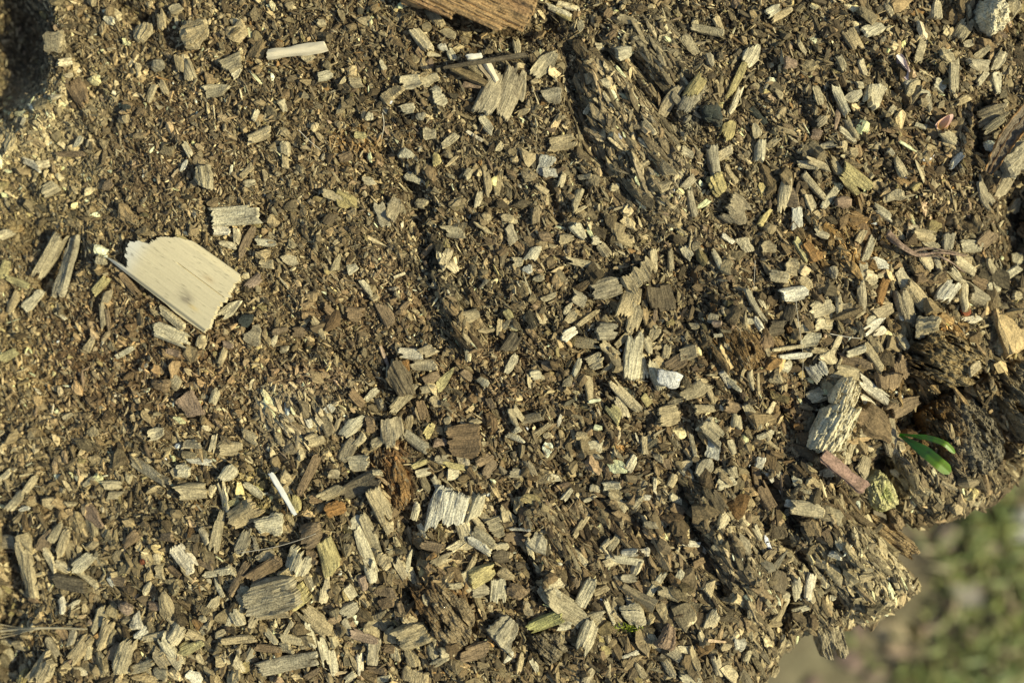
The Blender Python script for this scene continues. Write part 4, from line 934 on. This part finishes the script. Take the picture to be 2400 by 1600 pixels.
def split_lump(px, py, L, W, ang, T, col, label, seed, up=0.001):
    a = math.radians(ang)
    h_, w_ = L / 2, W / 2
    r = np.random.default_rng(seed); o_ = []
    for k in range(14):
        t = 2 * math.pi * k / 14; q = 1 + 0.13 * r.uniform(-1, 1)
        o_.append((np.sign(math.cos(t)) * abs(math.cos(t)) ** 0.7 * h_ * q, np.sign(math.sin(t)) * abs(math.sin(t)) ** 0.7 * w_ * q))
    V, F, G = strip_slab(o_, 0.0, T, seed, ns=54, nu=44, fray=1.0, fray_len=4, ridge=0.07, arch=0.9)
    x, y = V[:, 0] / S, V[:, 1] / S
    up_ = (V[:, 2] > T * 0.25)
    n = fbm(x / 34 + seed, y / 13, 4, seed % 70, 0.6)
    V[:, 2] += up_ * (n * T * 0.38 - T * 0.28 * sstep(0.42, 0.6, fbm(x / 12, y / 8 + seed, 2, 3)))
    c = vary_tint(V, col, seed, 0.2)
    z, gu, gv = footprint(px, py, L, W, a)
    o = mesh_obj("wood_lump", (V, F, G), c, M_PALE, pose(px, py, z + up, a, gu, gv), sharp=45)
    tag(o, label, "wood lump"); occupy(px, py, L, W, a)
def rotten_block(pts, ang, T, col, colb, seed, up=-0.002):
    pts = np.array(pts, float); cx, cy = (pts.min(0) + pts.max(0)) / 2
    a = math.radians(ang)
    o_ = []
    n_ = len(pts); r = np.random.default_rng(seed)
    for i in range(n_):
        for f in (0, 0.33, 0.66): q = pts[i] * (1 - f) + pts[(i + 1) % n_] * f + r.normal(0, 3.0, 2); o_.append((q[0] - cx, q[1] - cy))
    V, F, G = strip_slab(o_, a, T, seed, ns=84, nu=76, fray=1.0, fray_len=3, ridge=0.03, arch=0.0)
    x, y = V[:, 0] / S, V[:, 1] / S; top = (V[:, 2] > T * 0.25)
    hx, hy = np.abs(x).max(), np.abs(y).max()
    dome = 1 - 0.6 * np.clip((x / hx) ** 2 + (y / hy) ** 2, 0, 1.2)
    n1 = fbm(x / 26 + seed, y / 15, 4, seed % 70, 0.6); n2 = fbm(x / 10 + seed, y / 5, 3, seed % 60, 0.6)
    sx, sy = x * math.cos(a) - y * math.sin(a), x * math.sin(a) + y * math.cos(a)
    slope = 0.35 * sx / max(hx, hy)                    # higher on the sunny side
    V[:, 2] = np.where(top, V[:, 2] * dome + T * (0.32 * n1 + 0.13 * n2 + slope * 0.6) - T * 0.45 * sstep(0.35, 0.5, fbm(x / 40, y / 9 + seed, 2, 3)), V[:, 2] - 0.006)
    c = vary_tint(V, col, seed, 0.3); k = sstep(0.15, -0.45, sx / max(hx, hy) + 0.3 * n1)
    c += (np.array(colb) - c) * k[:, None]  # browner left side, with its shade away from the sun painted in
    c += (np.array((0.42, 0.35, 0.21)) - c) * (sstep(0.25, 0.5, n2) * 0.7)[:, None]
    z, gu, gv = footprint(cx, cy, hx * 1.6, hy * 1.6, a)
    o = mesh_obj("rotten_block", (V, F, G), np.clip(c, 0.02, 0.8), M_STUMP, None, None, sharp=50)
    o.parent = STUMP; o.matrix_local = Matrix.Translation(STUMP.location).inverted() @ pose(cx, cy, z + up, a, gu * 0.4, gv * 0.4)
    for q in o_[::3]: occupy((cx + q[0] + cx) / 2, (cy + q[1] + cy) / 2, hx * 0.9, hy * 0.9, 0, 1.0)
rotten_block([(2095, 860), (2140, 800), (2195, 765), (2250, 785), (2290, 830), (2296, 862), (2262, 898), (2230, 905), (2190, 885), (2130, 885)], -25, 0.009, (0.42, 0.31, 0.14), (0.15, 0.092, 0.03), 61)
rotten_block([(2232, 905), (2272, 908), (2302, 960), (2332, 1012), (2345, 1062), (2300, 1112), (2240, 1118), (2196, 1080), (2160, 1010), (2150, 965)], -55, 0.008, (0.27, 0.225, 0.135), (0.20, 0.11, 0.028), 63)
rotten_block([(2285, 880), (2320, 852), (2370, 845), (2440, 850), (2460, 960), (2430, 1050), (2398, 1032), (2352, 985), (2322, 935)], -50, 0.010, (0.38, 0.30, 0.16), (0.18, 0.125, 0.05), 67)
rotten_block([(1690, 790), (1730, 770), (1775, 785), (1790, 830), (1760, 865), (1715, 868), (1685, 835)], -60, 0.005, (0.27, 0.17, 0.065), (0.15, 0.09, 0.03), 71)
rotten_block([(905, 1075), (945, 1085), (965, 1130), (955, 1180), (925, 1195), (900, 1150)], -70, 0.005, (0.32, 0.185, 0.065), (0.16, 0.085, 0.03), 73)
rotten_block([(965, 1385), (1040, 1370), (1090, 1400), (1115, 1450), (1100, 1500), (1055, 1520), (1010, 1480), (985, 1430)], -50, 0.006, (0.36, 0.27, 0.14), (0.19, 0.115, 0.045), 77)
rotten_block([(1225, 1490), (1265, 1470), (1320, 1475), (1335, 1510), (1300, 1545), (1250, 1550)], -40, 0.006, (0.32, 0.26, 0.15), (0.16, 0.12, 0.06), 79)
split_lump(1972, 925, 74, 66, 70, 0.004, (0.72, 0.62, 0.38), "knobbly pale upper half of a broken lump beside twigs", 9)
split_lump(1948, 1002, 130, 92, 62, 0.0042, (0.72, 0.63, 0.39), "largest knobbly pale wood lump with worm holes at the sprout's left", 12)
lump("wood_lump", 2056, 1150, 50, 36, -65, 0.007, (0.50, 0.45, 0.20), "greenish rounded lump below the pink bark strip", "wood lump", M_STONE, 15, nz=0.22, col2=(0.42, 0.42, 0.14), up=-0.002)
# splinters standing out from the broken edge
def edge_splinter(pts, cx, cy, ang, z, T, col, seed):
    V, F, G = strip_slab(rel(pts, cx, cy), math.radians(ang), T, seed, ns=34, nu=20, fray=1.0, fray_len=5, ridge=0.05, arch=0.5, fork=1.0)
    V[:, 2] += 0.0018 * fbm(V[:, 0] / 0.003, V[:, 1] / 0.002, 3, seed)
    o = mesh_obj("splinter", (V, F, G), vary_tint(V, col, seed, 0.3), M_STUMP, None, None, sharp=40)
    o.parent = STUMP; o.matrix_local = Matrix.Translation(STUMP.location).inverted() @ pose(cx, cy, z, math.radians(ang), 0.1, 0)
edge_splinter([(2030, 1200), (2075, 1215), (2100, 1235), (2130, 1262), (2146, 1290), (2125, 1305), (2095, 1290), (2060, 1262), (2020, 1235)], 2085, 1255, -38, -0.014, 0.005, (0.50, 0.35, 0.16), 51)
edge_splinter([(1900, 1450), (1960, 1450), (1978, 1490), (1986, 1526), (1962, 1530), (1945, 1536), (1917, 1533), (1905, 1500)], 1945, 1492, -75, -0.014, 0.005, (0.52, 0.43, 0.25), 53)
edge_splinter([(2075, 1190), (2110, 1200), (2118, 1232), (2100, 1245), (2070, 1230)], 2095, 1218, -60, -0.012, 0.004, (0.36, 0.26, 0.13), 55)
# a little moss
def moss():
    pts = []; r = np.random.default_rng(8); V = []; F = []; 
    for k in range(60):
        px = 1475 + r.normal(0, 13); py = 1470 + r.normal(0, 3.5); x, y, z = surf(px, py, 0.0035); a = r.uniform(0, 6.28); l = r.uniform(0.0008, 0.0022); w = 0.0003
        n = len(V); V += [(x, y, z), (x + w * math.sin(a), y - w * math.cos(a), z), (x + l * math.cos(a), y + l * math.sin(a), z + 0.001), (x, y, z + 0.0004)]
        F += [(n, n + 1, n + 2), (n, n + 2, n + 3)]
    V = np.array(V); o = mesh_obj("moss", (V, F, V), (0.25, 0.30, 0.02), M_FRESH); tag(o, "tiny bright green tuft of moss below the lichen-spotted round chip", "moss")
moss()

# ------------------------------------------------------------------ the hand-placed chips
def chip_geo(c, seed):
    """mesh of one hand-placed chip in its own frame: V, F, G, tint, thickness"""
    px, py, L, W, a, col, sty = c
    r = np.random.default_rng(seed)
    Lm, Wm = L * S, W * S; mn = min(Lm, Wm)
    T = float(np.clip(mn * r.uniform(0.18, 0.42), 0.0010, 0.0042))
    big = max(L, W) > 38
    nr = 18 if big else 10; nu = 11 if big else 7
    taper, jag, boxy, rough, bend, rad = r.choice([0.05, 0.15, 0.35, 0.6]), r.uniform(0.05, 0.2), r.uniform(0.35, 0.7), 0.08, r.uniform(-0.03, 0.06), 0.14
    if sty == 'l': taper, jag, boxy, rad, T = 0.35, 0.1, 0.9, 0.2, mn * 0.7; rough = 0.14
    if sty == 'c': bend = 0.28; T = mn * 0.35
    if sty == 'n': taper, jag, T, rad = 0.5, 0.03, mn * 0.8, 0.1
    if sty == 'f': T = 0.0014; boxy = 0.3; taper = 0.1
    if W > L * 1.15: taper = 0.1; jag *= 1.3
    jag = min(jag, 0.35 * Wm / Lm + 0.05)
    T = min(T, 0.0075)
    if big: nr, nu = 28, 12
    if sty in ('', 'f') and min(L, W) > 12 and (r.uniform() < 0.72 or max(L, W) > 62):
        h_, w_ = L * 0.56, W * 0.60; pt = r.uniform(0, 0.75) if r.uniform() < 0.35 else 0; j = lambda s: r.uniform(-1, 1) * s
        k0, k1 = j(0.28) * min(L, W), j(0.28) * min(L, W)
        o_ = [(-h_ + k0, -w_ * (1 - r.uniform(0, 0.3))), (j(0.2) * L, -w_ + j(0.06) * W), (h_ + k1 * 0.6 - abs(j(0.1)) * L, -w_ * (1 - r.uniform(0, 0.35)) * (1 - pt)), (h_ + j(0.05) * L, j(0.3) * W),
              (h_ - k1, w_ * (1 - r.uniform(0, 0.3)) * (1 - pt * 0.8)), (j(0.2) * L, w_ + j(0.06) * W), (-h_ - k0 * 0.6 + abs(j(0.1)) * L, w_ * (1 - r.uniform(0, 0.35))), (-h_ + j(0.08) * L, j(0.3) * W)]
        V, F, G = strip_slab(o_, 0.0, T, seed, ns=int(np.clip(W / 1.7, 9, 46)), nu=11 if L > 30 else 8, fray=1.0, fray_len=min(0.075 * L, 3.6), ridge=r.uniform(0.015, 0.07), arch=r.uniform(0.0, 0.7), fork=1.0)
        tw = r.normal(0, 0.22) / (Lm / 2); V[:, 2] += V[:, 0] * V[:, 1] * tw + T * 0.35 * fbm(V[:, 0] / 0.0045 + seed, V[:, 1] / 0.003, 2, 8)
        V[:, 2] -= T * 0.5; V[:, 2] += bend * Lm * ((V[:, 0] / Lm) ** 2 * 4 - 0.33) + T * 0.10 * fbm(V[:, 0] / 0.0012 + seed, V[:, 1] / 0.0012, 2, 5)
    else:
        V, F, G = loft(Lm * 1.08, Wm * 1.1, T, nu, nr, seed, taper, jag, boxy, rough, bend, rad=rad)
    base = np.array(COLS[col]) * r.uniform(0.88, 1.12) * (1 + np.array([0.04, 0, -0.06]) * r.uniform(-1, 1))
    ti = vary_tint(V, base, seed, 0.22)
    e = np.abs(V[:, 0]) / (Lm / 2)                      # weathered faces, paler broken ends
    ti = ti * (1 + 0.15 * sstep(0.7, 1.0, e))[:, None]
    z0, gu, gv = footprint(px, py, L, W, math.radians(a))
    m = pose(px, py, z0 + T * r.uniform(0.45, 0.6) + 0.0012, math.radians(a), gu, gv, r.normal(0, 0.10), r.normal(0, 0.06))
    return V, F, G, ti, m
order = sorted(range(len(CHIPS)), key=lambda i: -CHIPS[i][2] * CHIPS[i][3])
on_view = [i for i in order if 8 < CHIPS[i][0] < 2392 and 8 < CHIPS[i][1] < 1592]
single = set(on_view[:286])
SPECIAL = {(1145, 215): 0}
geo = {}
lab_rows = []
rest_V, rest_F, rest_T, rest_G, nrest = [], [], [], [], 0
for i, c in enumerate(CHIPS):
    V, F, G, ti, m = chip_geo(c, 1000 + i * 7)
    occupy(c[0], c[1], c[2], c[3], math.radians(c[4]), 0.98 if c[2] * c[3] > 700 else 0.8)
    if i in single:
        lab_rows.append((i, c, V, F, G, ti, m))
    else:
        R = np.array(m); Vw = V @ R[:3, :3].T + R[:3, 3]
        rest_V.append(Vw); rest_G.append(G); rest_T.append(ti)
        rest_F += [tuple(q + nrest for q in f) for f in F]; nrest += len(V)
def shape_word(c):
    k = c[2] / c[3]
    if c[6] == 'l': return "lumpy"
    if c[6] == 'c': return "curled"
    if c[6] == 'n': return "needle-thin"
    return "needle-thin" if k > 6 else "slender" if k > 3.4 else "long" if k > 2.3 else "oblong" if k > 1.35 else "blocky" if k > 0.85 else "broad short"
rows = []
for (i, c, V, F, G, ti, m) in lab_rows:
    d, mk, dist = where(c[0], c[1])
    size = "tiny" if c[2] * c[3] < 900 else "small" if c[2] * c[3] < 1500 else "medium" if c[2] * c[3] < 3200 else "large"
    rows.append([i, c, (V, F, G, ti, m), f"{size} {CNAME[c[5]]} {shape_word(c)}", d, mk, dist])
byk = {}
for rw in rows: byk.setdefault((rw[3], rw[4], rw[5]), []).append(rw)
for key, rs in byk.items():
    rs.sort(key=lambda q: q[6])
    for n, rw in enumerate(rs):
        if rw[6] < 14: lab = f"{rw[3]} wood chip, the {rw[5]} itself"
        elif len(rs) == 1: lab = f"{rw[3]} wood chip {rw[4]} the {rw[5]}"
        else: lab = f"{ORD[n]} {rw[3]} chip {rw[4]} the {rw[5]}"
        _, c, (V, F, G, ti, m), *_r = rw
        o = mesh_obj("wood_chip", (V, F, G), ti, M_CHIP, m, sharp=36)
        tag(o, lab, "wood chip", "loose wood chips strewn over the stump")

# ------------------------------------------------------------------ litter: smaller chips and crumbs
def litter(name, n, size_fn, protos, seed, sink, tilt, occ_skip, label, mat, exposed=0.3, cols=None, dens_seed=1, stack=0.0012, extra=None, only=False, aspect=None, align=0.35, boost=1.2, thin=False):
    r = np.random.default_rng(seed)
    X = r.uniform(-60, 2460, int(n * (9 if only else 1.7))); Y = r.uniform(-60, 1660, len(X))
    if not only:                      # the rest of the stump top, outside the photo, more thinly
        no = int(n * 0.9); xo = r.uniform(SX0, SX1, no); yo = r.uniform(SY0, SY1, no); out = (xo < -60) | (xo > 2460) | (yo < -60) | (yo > 1660)
        X = np.concatenate([xo[out], X]); Y = np.concatenate([yo[out], Y])
    ok = inside_px(X, Y) > 6
    if thin: ok &= r.uniform(0, 1, X.shape) < 0.35 + 0.75 * coarse(X, Y)
    ex = exposed_px(X, Y)
    ok &= (r.uniform(0, 1, X.shape) < ex) if only else (r.uniform(0, 1, X.shape) > ex * (1 - exposed))
    oc = OCC[np.clip((Y / 4).astype(int), 0, 419), np.clip((X / 4).astype(int), 0, 619)]
    ok &= ~(oc & (r.uniform(0, 1, X.shape) < occ_skip))
    n = n if only else int(n * 1.35)
    X, Y = X[ok][:n], Y[ok][:n]; N = len(X)
    Lp = size_fn(X, Y, r)
    W = Lp * np.clip(r.beta(1.8, 3.2, N) * 0.9 + 0.14, 0.16, 0.95); W = W if aspect is None else Lp * r.uniform(*aspect, N); T = np.minimum(Lp, W) * r.uniform(0.3, 0.7, N)
    h = sample(GH, X, Y); e = 6.0
    gxn = (sample(GH, X + e, Y) - sample(GH, X - e, Y)) / (2 * e * S); gyn = -(sample(GH, X, Y + e) - sample(GH, X, Y - e)) / (2 * e * S)
    gxn = np.clip(gxn, -1.0, 1.0); gyn = np.clip(gyn, -1.0, 1.0)
    nz = np.column_stack([-gxn + r.normal(0, tilt, N), -gyn + r.normal(0, tilt, N), np.ones(N)]); nz /= np.linalg.norm(nz, axis=1, keepdims=True)
    ang = np.where(r.uniform(0, 1, N) < align, math.radians(-57) + r.normal(0, 0.4 if align < 0.5 else 0.2, N), r.uniform(0, math.pi, N))
    ux = np.column_stack([np.cos(ang), np.sin(ang), np.zeros(N)]); ux -= nz * (ux * nz).sum(1, keepdims=True); ux /= np.linalg.norm(ux, axis=1, keepdims=True)
    uy = np.cross(nz, ux)
    z = h + T * S * sink + r.uniform(0, 1, N) ** 2 * stack
    kx = (D - z) / D
    pos = np.column_stack([(X - 1200) * S * kx, (800 - Y) * S * kx, z])
    reg = region_colour(X, Y)
    pal = np.array([COLS[k] for k, _ in cols]); pw = np.array([w for _, w in cols]); pw = pw / pw.sum()
    pc = pal[r.choice(len(pal), N, p=pw)]
    mixw = r.uniform(0.2, 0.95, N)[:, None]
    tint = pc * (1 - mixw) + reg * boost * mixw
    tint *= np.exp(r.normal(-0.14, 0.5, N))[:, None] * np.array([1.0, 0.985, 0.92]) * (1 + 0.3 * fbm(X / 110, Y / 110, 3, 171))[:, None]
    tint = np.clip(tint, 0.012, 0.85)
    pid = r.integers(0, len(protos), N)
    Vs, Gs, Ts, Fi, St, Tt = [], [], [], [], [], []; nv = 0; nl = 0
    for k, (pv, pf, pg) in enumerate(protos):
        s = np.nonzero(pid == k)[0]; m = len(s)
        if not m: continue
        sc = np.column_stack([Lp[s], W[s], T[s]]) * S
        loc = pv[None] * sc[:, None, :]
        w = pos[s][:, None] + loc[..., :1] * ux[s][:, None] + loc[..., 1:2] * uy[s][:, None] + loc[..., 2:] * nz[s][:, None]
        g = loc.copy(); g[..., 1] = pg[None, :, 1] * (sc[:, 1] + sc[:, 2])[:, None]; g[..., 2] = r.uniform(0, 60, m)[:, None]
        fi, st, tt = pack(pf); nvp = len(pv)
        Vs.append(w.reshape(-1, 3)); Gs.append(g.reshape(-1, 3)); Ts.append(np.repeat(tint[s], nvp, 0))
        Fi.append((fi[None] + (nv + np.arange(m) * nvp)[:, None]).ravel())
        St.append((st[None] + (nl + np.arange(m) * len(fi))[:, None]).ravel()); Tt.append(np.tile(tt, m))
        nv += m * nvp; nl += m * len(fi)
    if extra is not None:
        eV, eF, eT, eG = extra
        fi, st, tt = pack(eF)
        Vs.append(eV); Gs.append(eG); Ts.append(eT); Fi.append(fi + nv); St.append(st + nl); Tt.append(tt)
    me = make_mesh(name, np.concatenate(Vs), np.concatenate(Fi), np.concatenate(St), np.concatenate(Tt), np.concatenate(Ts), np.concatenate(Gs))
    if name == "wood_chips": me.set_sharp_from_angle(angle=math.radians(36)) if False else None
    o = obj(name, me, mat); tag(o, label, "wood debris", kind="stuff")
    return o
def unit_protos(n, nu, nr, seed, lumps=0.25):
    out = []
    r = np.random.default_rng(seed)
    for k in range(n):
        lumpy = r.uniform() < lumps
        V, F, G = loft(1, 1, 1, nu, nr, seed * 100 + k, 0.5 if lumpy else r.choice([0.05, 0.2, 0.5, 0.8]), 0.12 if lumpy else r.uniform(0.05, 0.28),
                       0.9 if lumpy else r.uniform(0.4, 0.8), 0.18, r.uniform(-0.05, 0.08), rad=0.22)
        V[:, 2] += 0.0
        G[:, 1] /= 4.0
        out.append((V, F, G))
    return out
def coarse(X, Y):
    """0 where the litter is dust-fine, 1 where it is coarse"""
    c = 0.25 + 0.45 * sstep(900, 1400, Y) + 0.35 * sstep(1600, 2100, X) + 0.30 * sstep(1150, 1500, X) * sstep(500, 800, Y)
    return np.clip(c + 0.25 * fbm(X / 130, Y / 130, 3, 201), 0, 1)
mix_cols = [('t', 5), ('p', 3.2), ('g', 3.2), ('b', 2.6), ('d', 1.8), ('w', 0.3), ('y', 0.6), ('r', 0.7), ('o', 0.25), ('k', 0.5)]
litter("wood_crumbs", 80000, lambda X, Y, r: (7.5 + 7.5 * coarse(X, Y)) * np.exp(r.normal(0, 0.42, len(X))), unit_protos(48, 3, 6, 3, 0.1), 41, 0.3, 0.62, 0.75,
       "fine brown wood crumbs and dust covering the whole stump top", M_FINE, 0.35, mix_cols, stack=0.0011)
litter("wood_fibres", 15000, lambda X, Y, r: (14 + 10 * coarse(X, Y)) * np.exp(r.normal(0, 0.35, len(X))), unit_protos(30, 4, 5, 23, 0.0), 47, 0.5, 0.30, 0.9,
       "thin loose wood fibres tangled through the brown crumbs", M_FINE, 0.8, mix_cols, stack=0.0022, aspect=(0.09, 0.24))
litter("rotten_splinters", 7500, lambda X, Y, r: 30 * np.exp(r.normal(0, 0.4, len(X))), unit_protos(30, 5, 7, 29, 0.0), 53, 0.35, 0.16, 0.9,
       "ragged splinters of rotten wood lifting along the stump's exposed ridges", M_CHIP, 0.8, [('t', 4), ('g', 4), ('b', 3), ('d', 3), ('p', 1)], stack=0.0016, aspect=(0.14, 0.34), only=True, align=1.1, boost=1.2)
litter("wood_chips", 7000, lambda X, Y, r: (17 + 20 * coarse(X, Y)) * np.exp(r.normal(0, 0.33, len(X))), unit_protos(48, 5, 10, 7, 0.15), 43, 0.32, 0.34, 1.0,
       "small splintered wood chips lying thick between the larger ones", M_CHIP, 0.22, mix_cols, stack=0.0016, thin=True,
       extra=(np.concatenate(rest_V), rest_F, np.concatenate(rest_T), np.concatenate(rest_G)))

# ------------------------------------------------------------------ the ground far below: soil, grass, scattered bits
GZ = -0.30
def ground():
    ax = np.concatenate([-np.geomspace(60, 0.75, 40), np.linspace(-0.7, 0.9, 330), np.geomspace(0.95, 60, 40)])
    ay = np.concatenate([-np.geomspace(60, 0.85, 40), np.linspace(-0.8, 0.7, 310), np.geomspace(0.75, 60, 40)])
    X, Y = np.meshgrid(ax, ay)
    Z = GZ + 0.006 * fbm(X / 0.12, Y / 0.12, 4, 301) + 0.003 * fbm(X / 0.015, Y / 0.015, 3, 305)
    V = np.stack([X, Y, Z], -1).reshape(-1, 3); ny, nx = X.shape
    i = np.arange(ny * nx).reshape(ny, nx); q = np.stack([i[:-1, :-1], i[:-1, 1:], i[1:, 1:], i[1:, :-1]], -1).reshape(-1, 4)
    g = fbm(V[:, 0] / 0.05, V[:, 1] / 0.05, 4, 311)
    c = np.array((0.24, 0.195, 0.115)) * (1 + 0.4 * g)[:, None]
    k = sstep(0.0, 0.5, fbm(V[:, 0] / 0.09 + 7, V[:, 1] / 0.09, 3, 317)); c += (np.array((0.19, 0.19, 0.10)) - c) * (0.5 * k)[:, None]
    me = make_mesh("ground", V, q.ravel(), np.arange(len(q)) * 4, np.full(len(q), 4), np.clip(c, .02, .6), V, True)
    tag(obj("ground", me, M_SOIL), "bare greyish brown soil far below the stump", "ground", kind="structure")
ground()
def gpx(px, py):      # ground position seen at a photo pixel
    return P(px, py, GZ)
def gz(x, y): return GZ + 0.006 * fbm(x / 0.12, y / 0.12, 4, 301) + 0.003 * fbm(x / 0.015, y / 0.015, 3, 305)
def ground_grass():
    r = np.random.default_rng(77); cl = []
    for cx, cy, sx, sy, n in [(2310, 1250, 60, 50, 420), (2390, 1400, 50, 120, 520), (2230, 1340, 40, 60, 160), (2180, 1590, 55, 26, 330), (2330, 1560, 70, 50, 260),
                              (2260, 1470, 60, 40, 120), (2100, 1480, 60, 40, 40), (2480, 1250, 80, 160, 500), (2300, 1750, 160, 90, 500)]:
        cl.append(np.column_stack([r.normal(cx, sx, n), r.normal(cy, sy, n)]))
    p = np.concatenate([c_[::4] for c_ in cl]); x, y = gpx(p[:, 0], p[:, 1])
    xx = r.uniform(-0.7, 0.9, 9000); yy = r.uniform(-0.8, 0.7, 9000); k = (fbm(xx / 0.1, yy / 0.1, 3, 401) > 0.12)
    far = (xx > 0.34) | (yy < -0.27) | (xx < -0.34) | (yy > 0.33)
    x = np.concatenate([x, xx[k & far]]); y = np.concatenate([y, yy[k & far]])
    ok = inside_px(x / S + 1200, 800 - y / S) < -20
    x, y = x[ok], y[ok]
    N = len(x); z = gz(x, y); a = r.uniform(0, 6.28, N); l = r.uniform(0.006, 0.022, N); w = r.uniform(0.001, 0.0022, N); b = r.uniform(0.3, 1.1, N)
    V = []; T = []
    c = np.array((0.15, 0.22, 0.055)) * r.uniform(0.7, 1.3, N)[:, None] * (1 + np.array([0.5, 0, 0]) * r.uniform(0, 1, N)[:, None])
    dry = r.uniform(0, 1, N) < 0.12; c[dry] = (0.32, 0.27, 0.13)
    for t, ww in ((0, 1), (0.5, 0.8), (1, 0.12)):
        cx = x + np.cos(a) * l * b * t * t; cy = y + np.sin(a) * l * b * t * t; cz = z + l * t * (1.15 - 0.45 * b * t)
        for s in (-1, 1): V.append(np.column_stack([cx - np.sin(a) * s * w * ww, cy + np.cos(a) * s * w * ww, cz]))
    V = np.stack(V, 1).reshape(-1, 3); base = np.arange(N)[:, None] * 6
    q = np.concatenate([base + np.array([0, 1, 3, 2]), base + np.array([2, 3, 5, 4])])
    me = make_mesh("grass", V, q.ravel(), np.arange(len(q)) * 4, np.full(len(q), 4), np.repeat(c, 6, 0), V)
    m, Nn, L, bs = new_mat("grass_blades"); ti = nd(Nn, "ShaderNodeAttribute", attribute_name="tint"); L.new(ti.outputs["Color"], bs.inputs["Base Color"]); bs.inputs["Roughness"].default_value = 0.6
    tag(obj("grass", me, m), "patches of short green grass on the soil beyond the stump edge", "grass", kind="stuff")
ground_grass()
def ground_bits():
    r = np.random.default_rng(99); pr = unit_protos(12, 5, 8, 19, 0.6); N = 2600
    x = r.uniform(-0.6, 0.85, N); y = r.uniform(-0.75, 0.6, N); ok = inside_px(x / S + 1200, 800 - y / S) < -30; x, y = x[ok], y[ok]
    sp = [(2083, 1475, 0.030, (0.55, 0.44, 0.26)), (2150, 1490, 0.022, (0.40, 0.29, 0.19)), (2105, 1525, 0.020, (0.40, 0.30, 0.20)), (2270, 1480, 0.018, (0.42, 0.32, 0.24)), (2215, 1255, 0.022, (0.44, 0.36, 0.26)),
          (2240, 1410, 0.016, (0.40, 0.28, 0.2)), (1990, 1540, 0.022, (0.34, 0.24, 0.18)), (2050, 1580, 0.02, (0.36, 0.27, 0.19)), (2385, 1225, 0.03, (0.5, 0.48, 0.42)), (2260, 1390, 0.025, (0.42, 0.38, 0.3))]
    sx, sy = zip(*[gpx(a, b) for a, b, *_ in sp])
    L = np.concatenate([r.uniform(0.004, 0.016, len(x)), [q[2] * 0.75 for q in sp]]); x = np.concatenate([x, sx]); y = np.concatenate([y, sy]); N = len(x)
    pal = np.array([(0.36, 0.27, 0.16), (0.26, 0.19, 0.12), (0.34, 0.24, 0.18), (0.44, 0.37, 0.25), (0.15, 0.12, 0.07)])
    c = pal[r.integers(0, 5, N)]; c[-len(sp):] = [q[3] for q in sp]
    z = gz(x, y); Vs, Ts, Gs, Fs, St, Tt = [], [], [], [], [], []; nv = nl = 0
    for k in range(N):
        pv, pf, pg = pr[k % 12]; a = r.uniform(0, 6.28); ca, sa = math.cos(a), math.sin(a)
        v = pv * np.array([L[k], L[k] * r.uniform(0.5, 0.9), L[k] * 0.35]); w = np.column_stack([v[:, 0] * ca - v[:, 1] * sa + x[k], v[:, 0] * sa + v[:, 1] * ca + y[k], v[:, 2] + z[k] + L[k] * 0.12])
        fi, st, tt = pack(pf); Vs.append(w); Gs.append(v); Ts.append(np.tile(c[k], (len(v), 1))); Fs.append(fi + nv); St.append(st + nl); Tt.append(tt); nv += len(v); nl += len(fi)
    me = make_mesh("ground_debris", np.concatenate(Vs), np.concatenate(Fs), np.concatenate(St), np.concatenate(Tt), np.concatenate(Ts), np.concatenate(Gs))
    tag(obj("ground_debris", me, M_CHIP), "scattered pebbles and bark crumbs on the soil below", "debris", kind="stuff")
ground_bits()
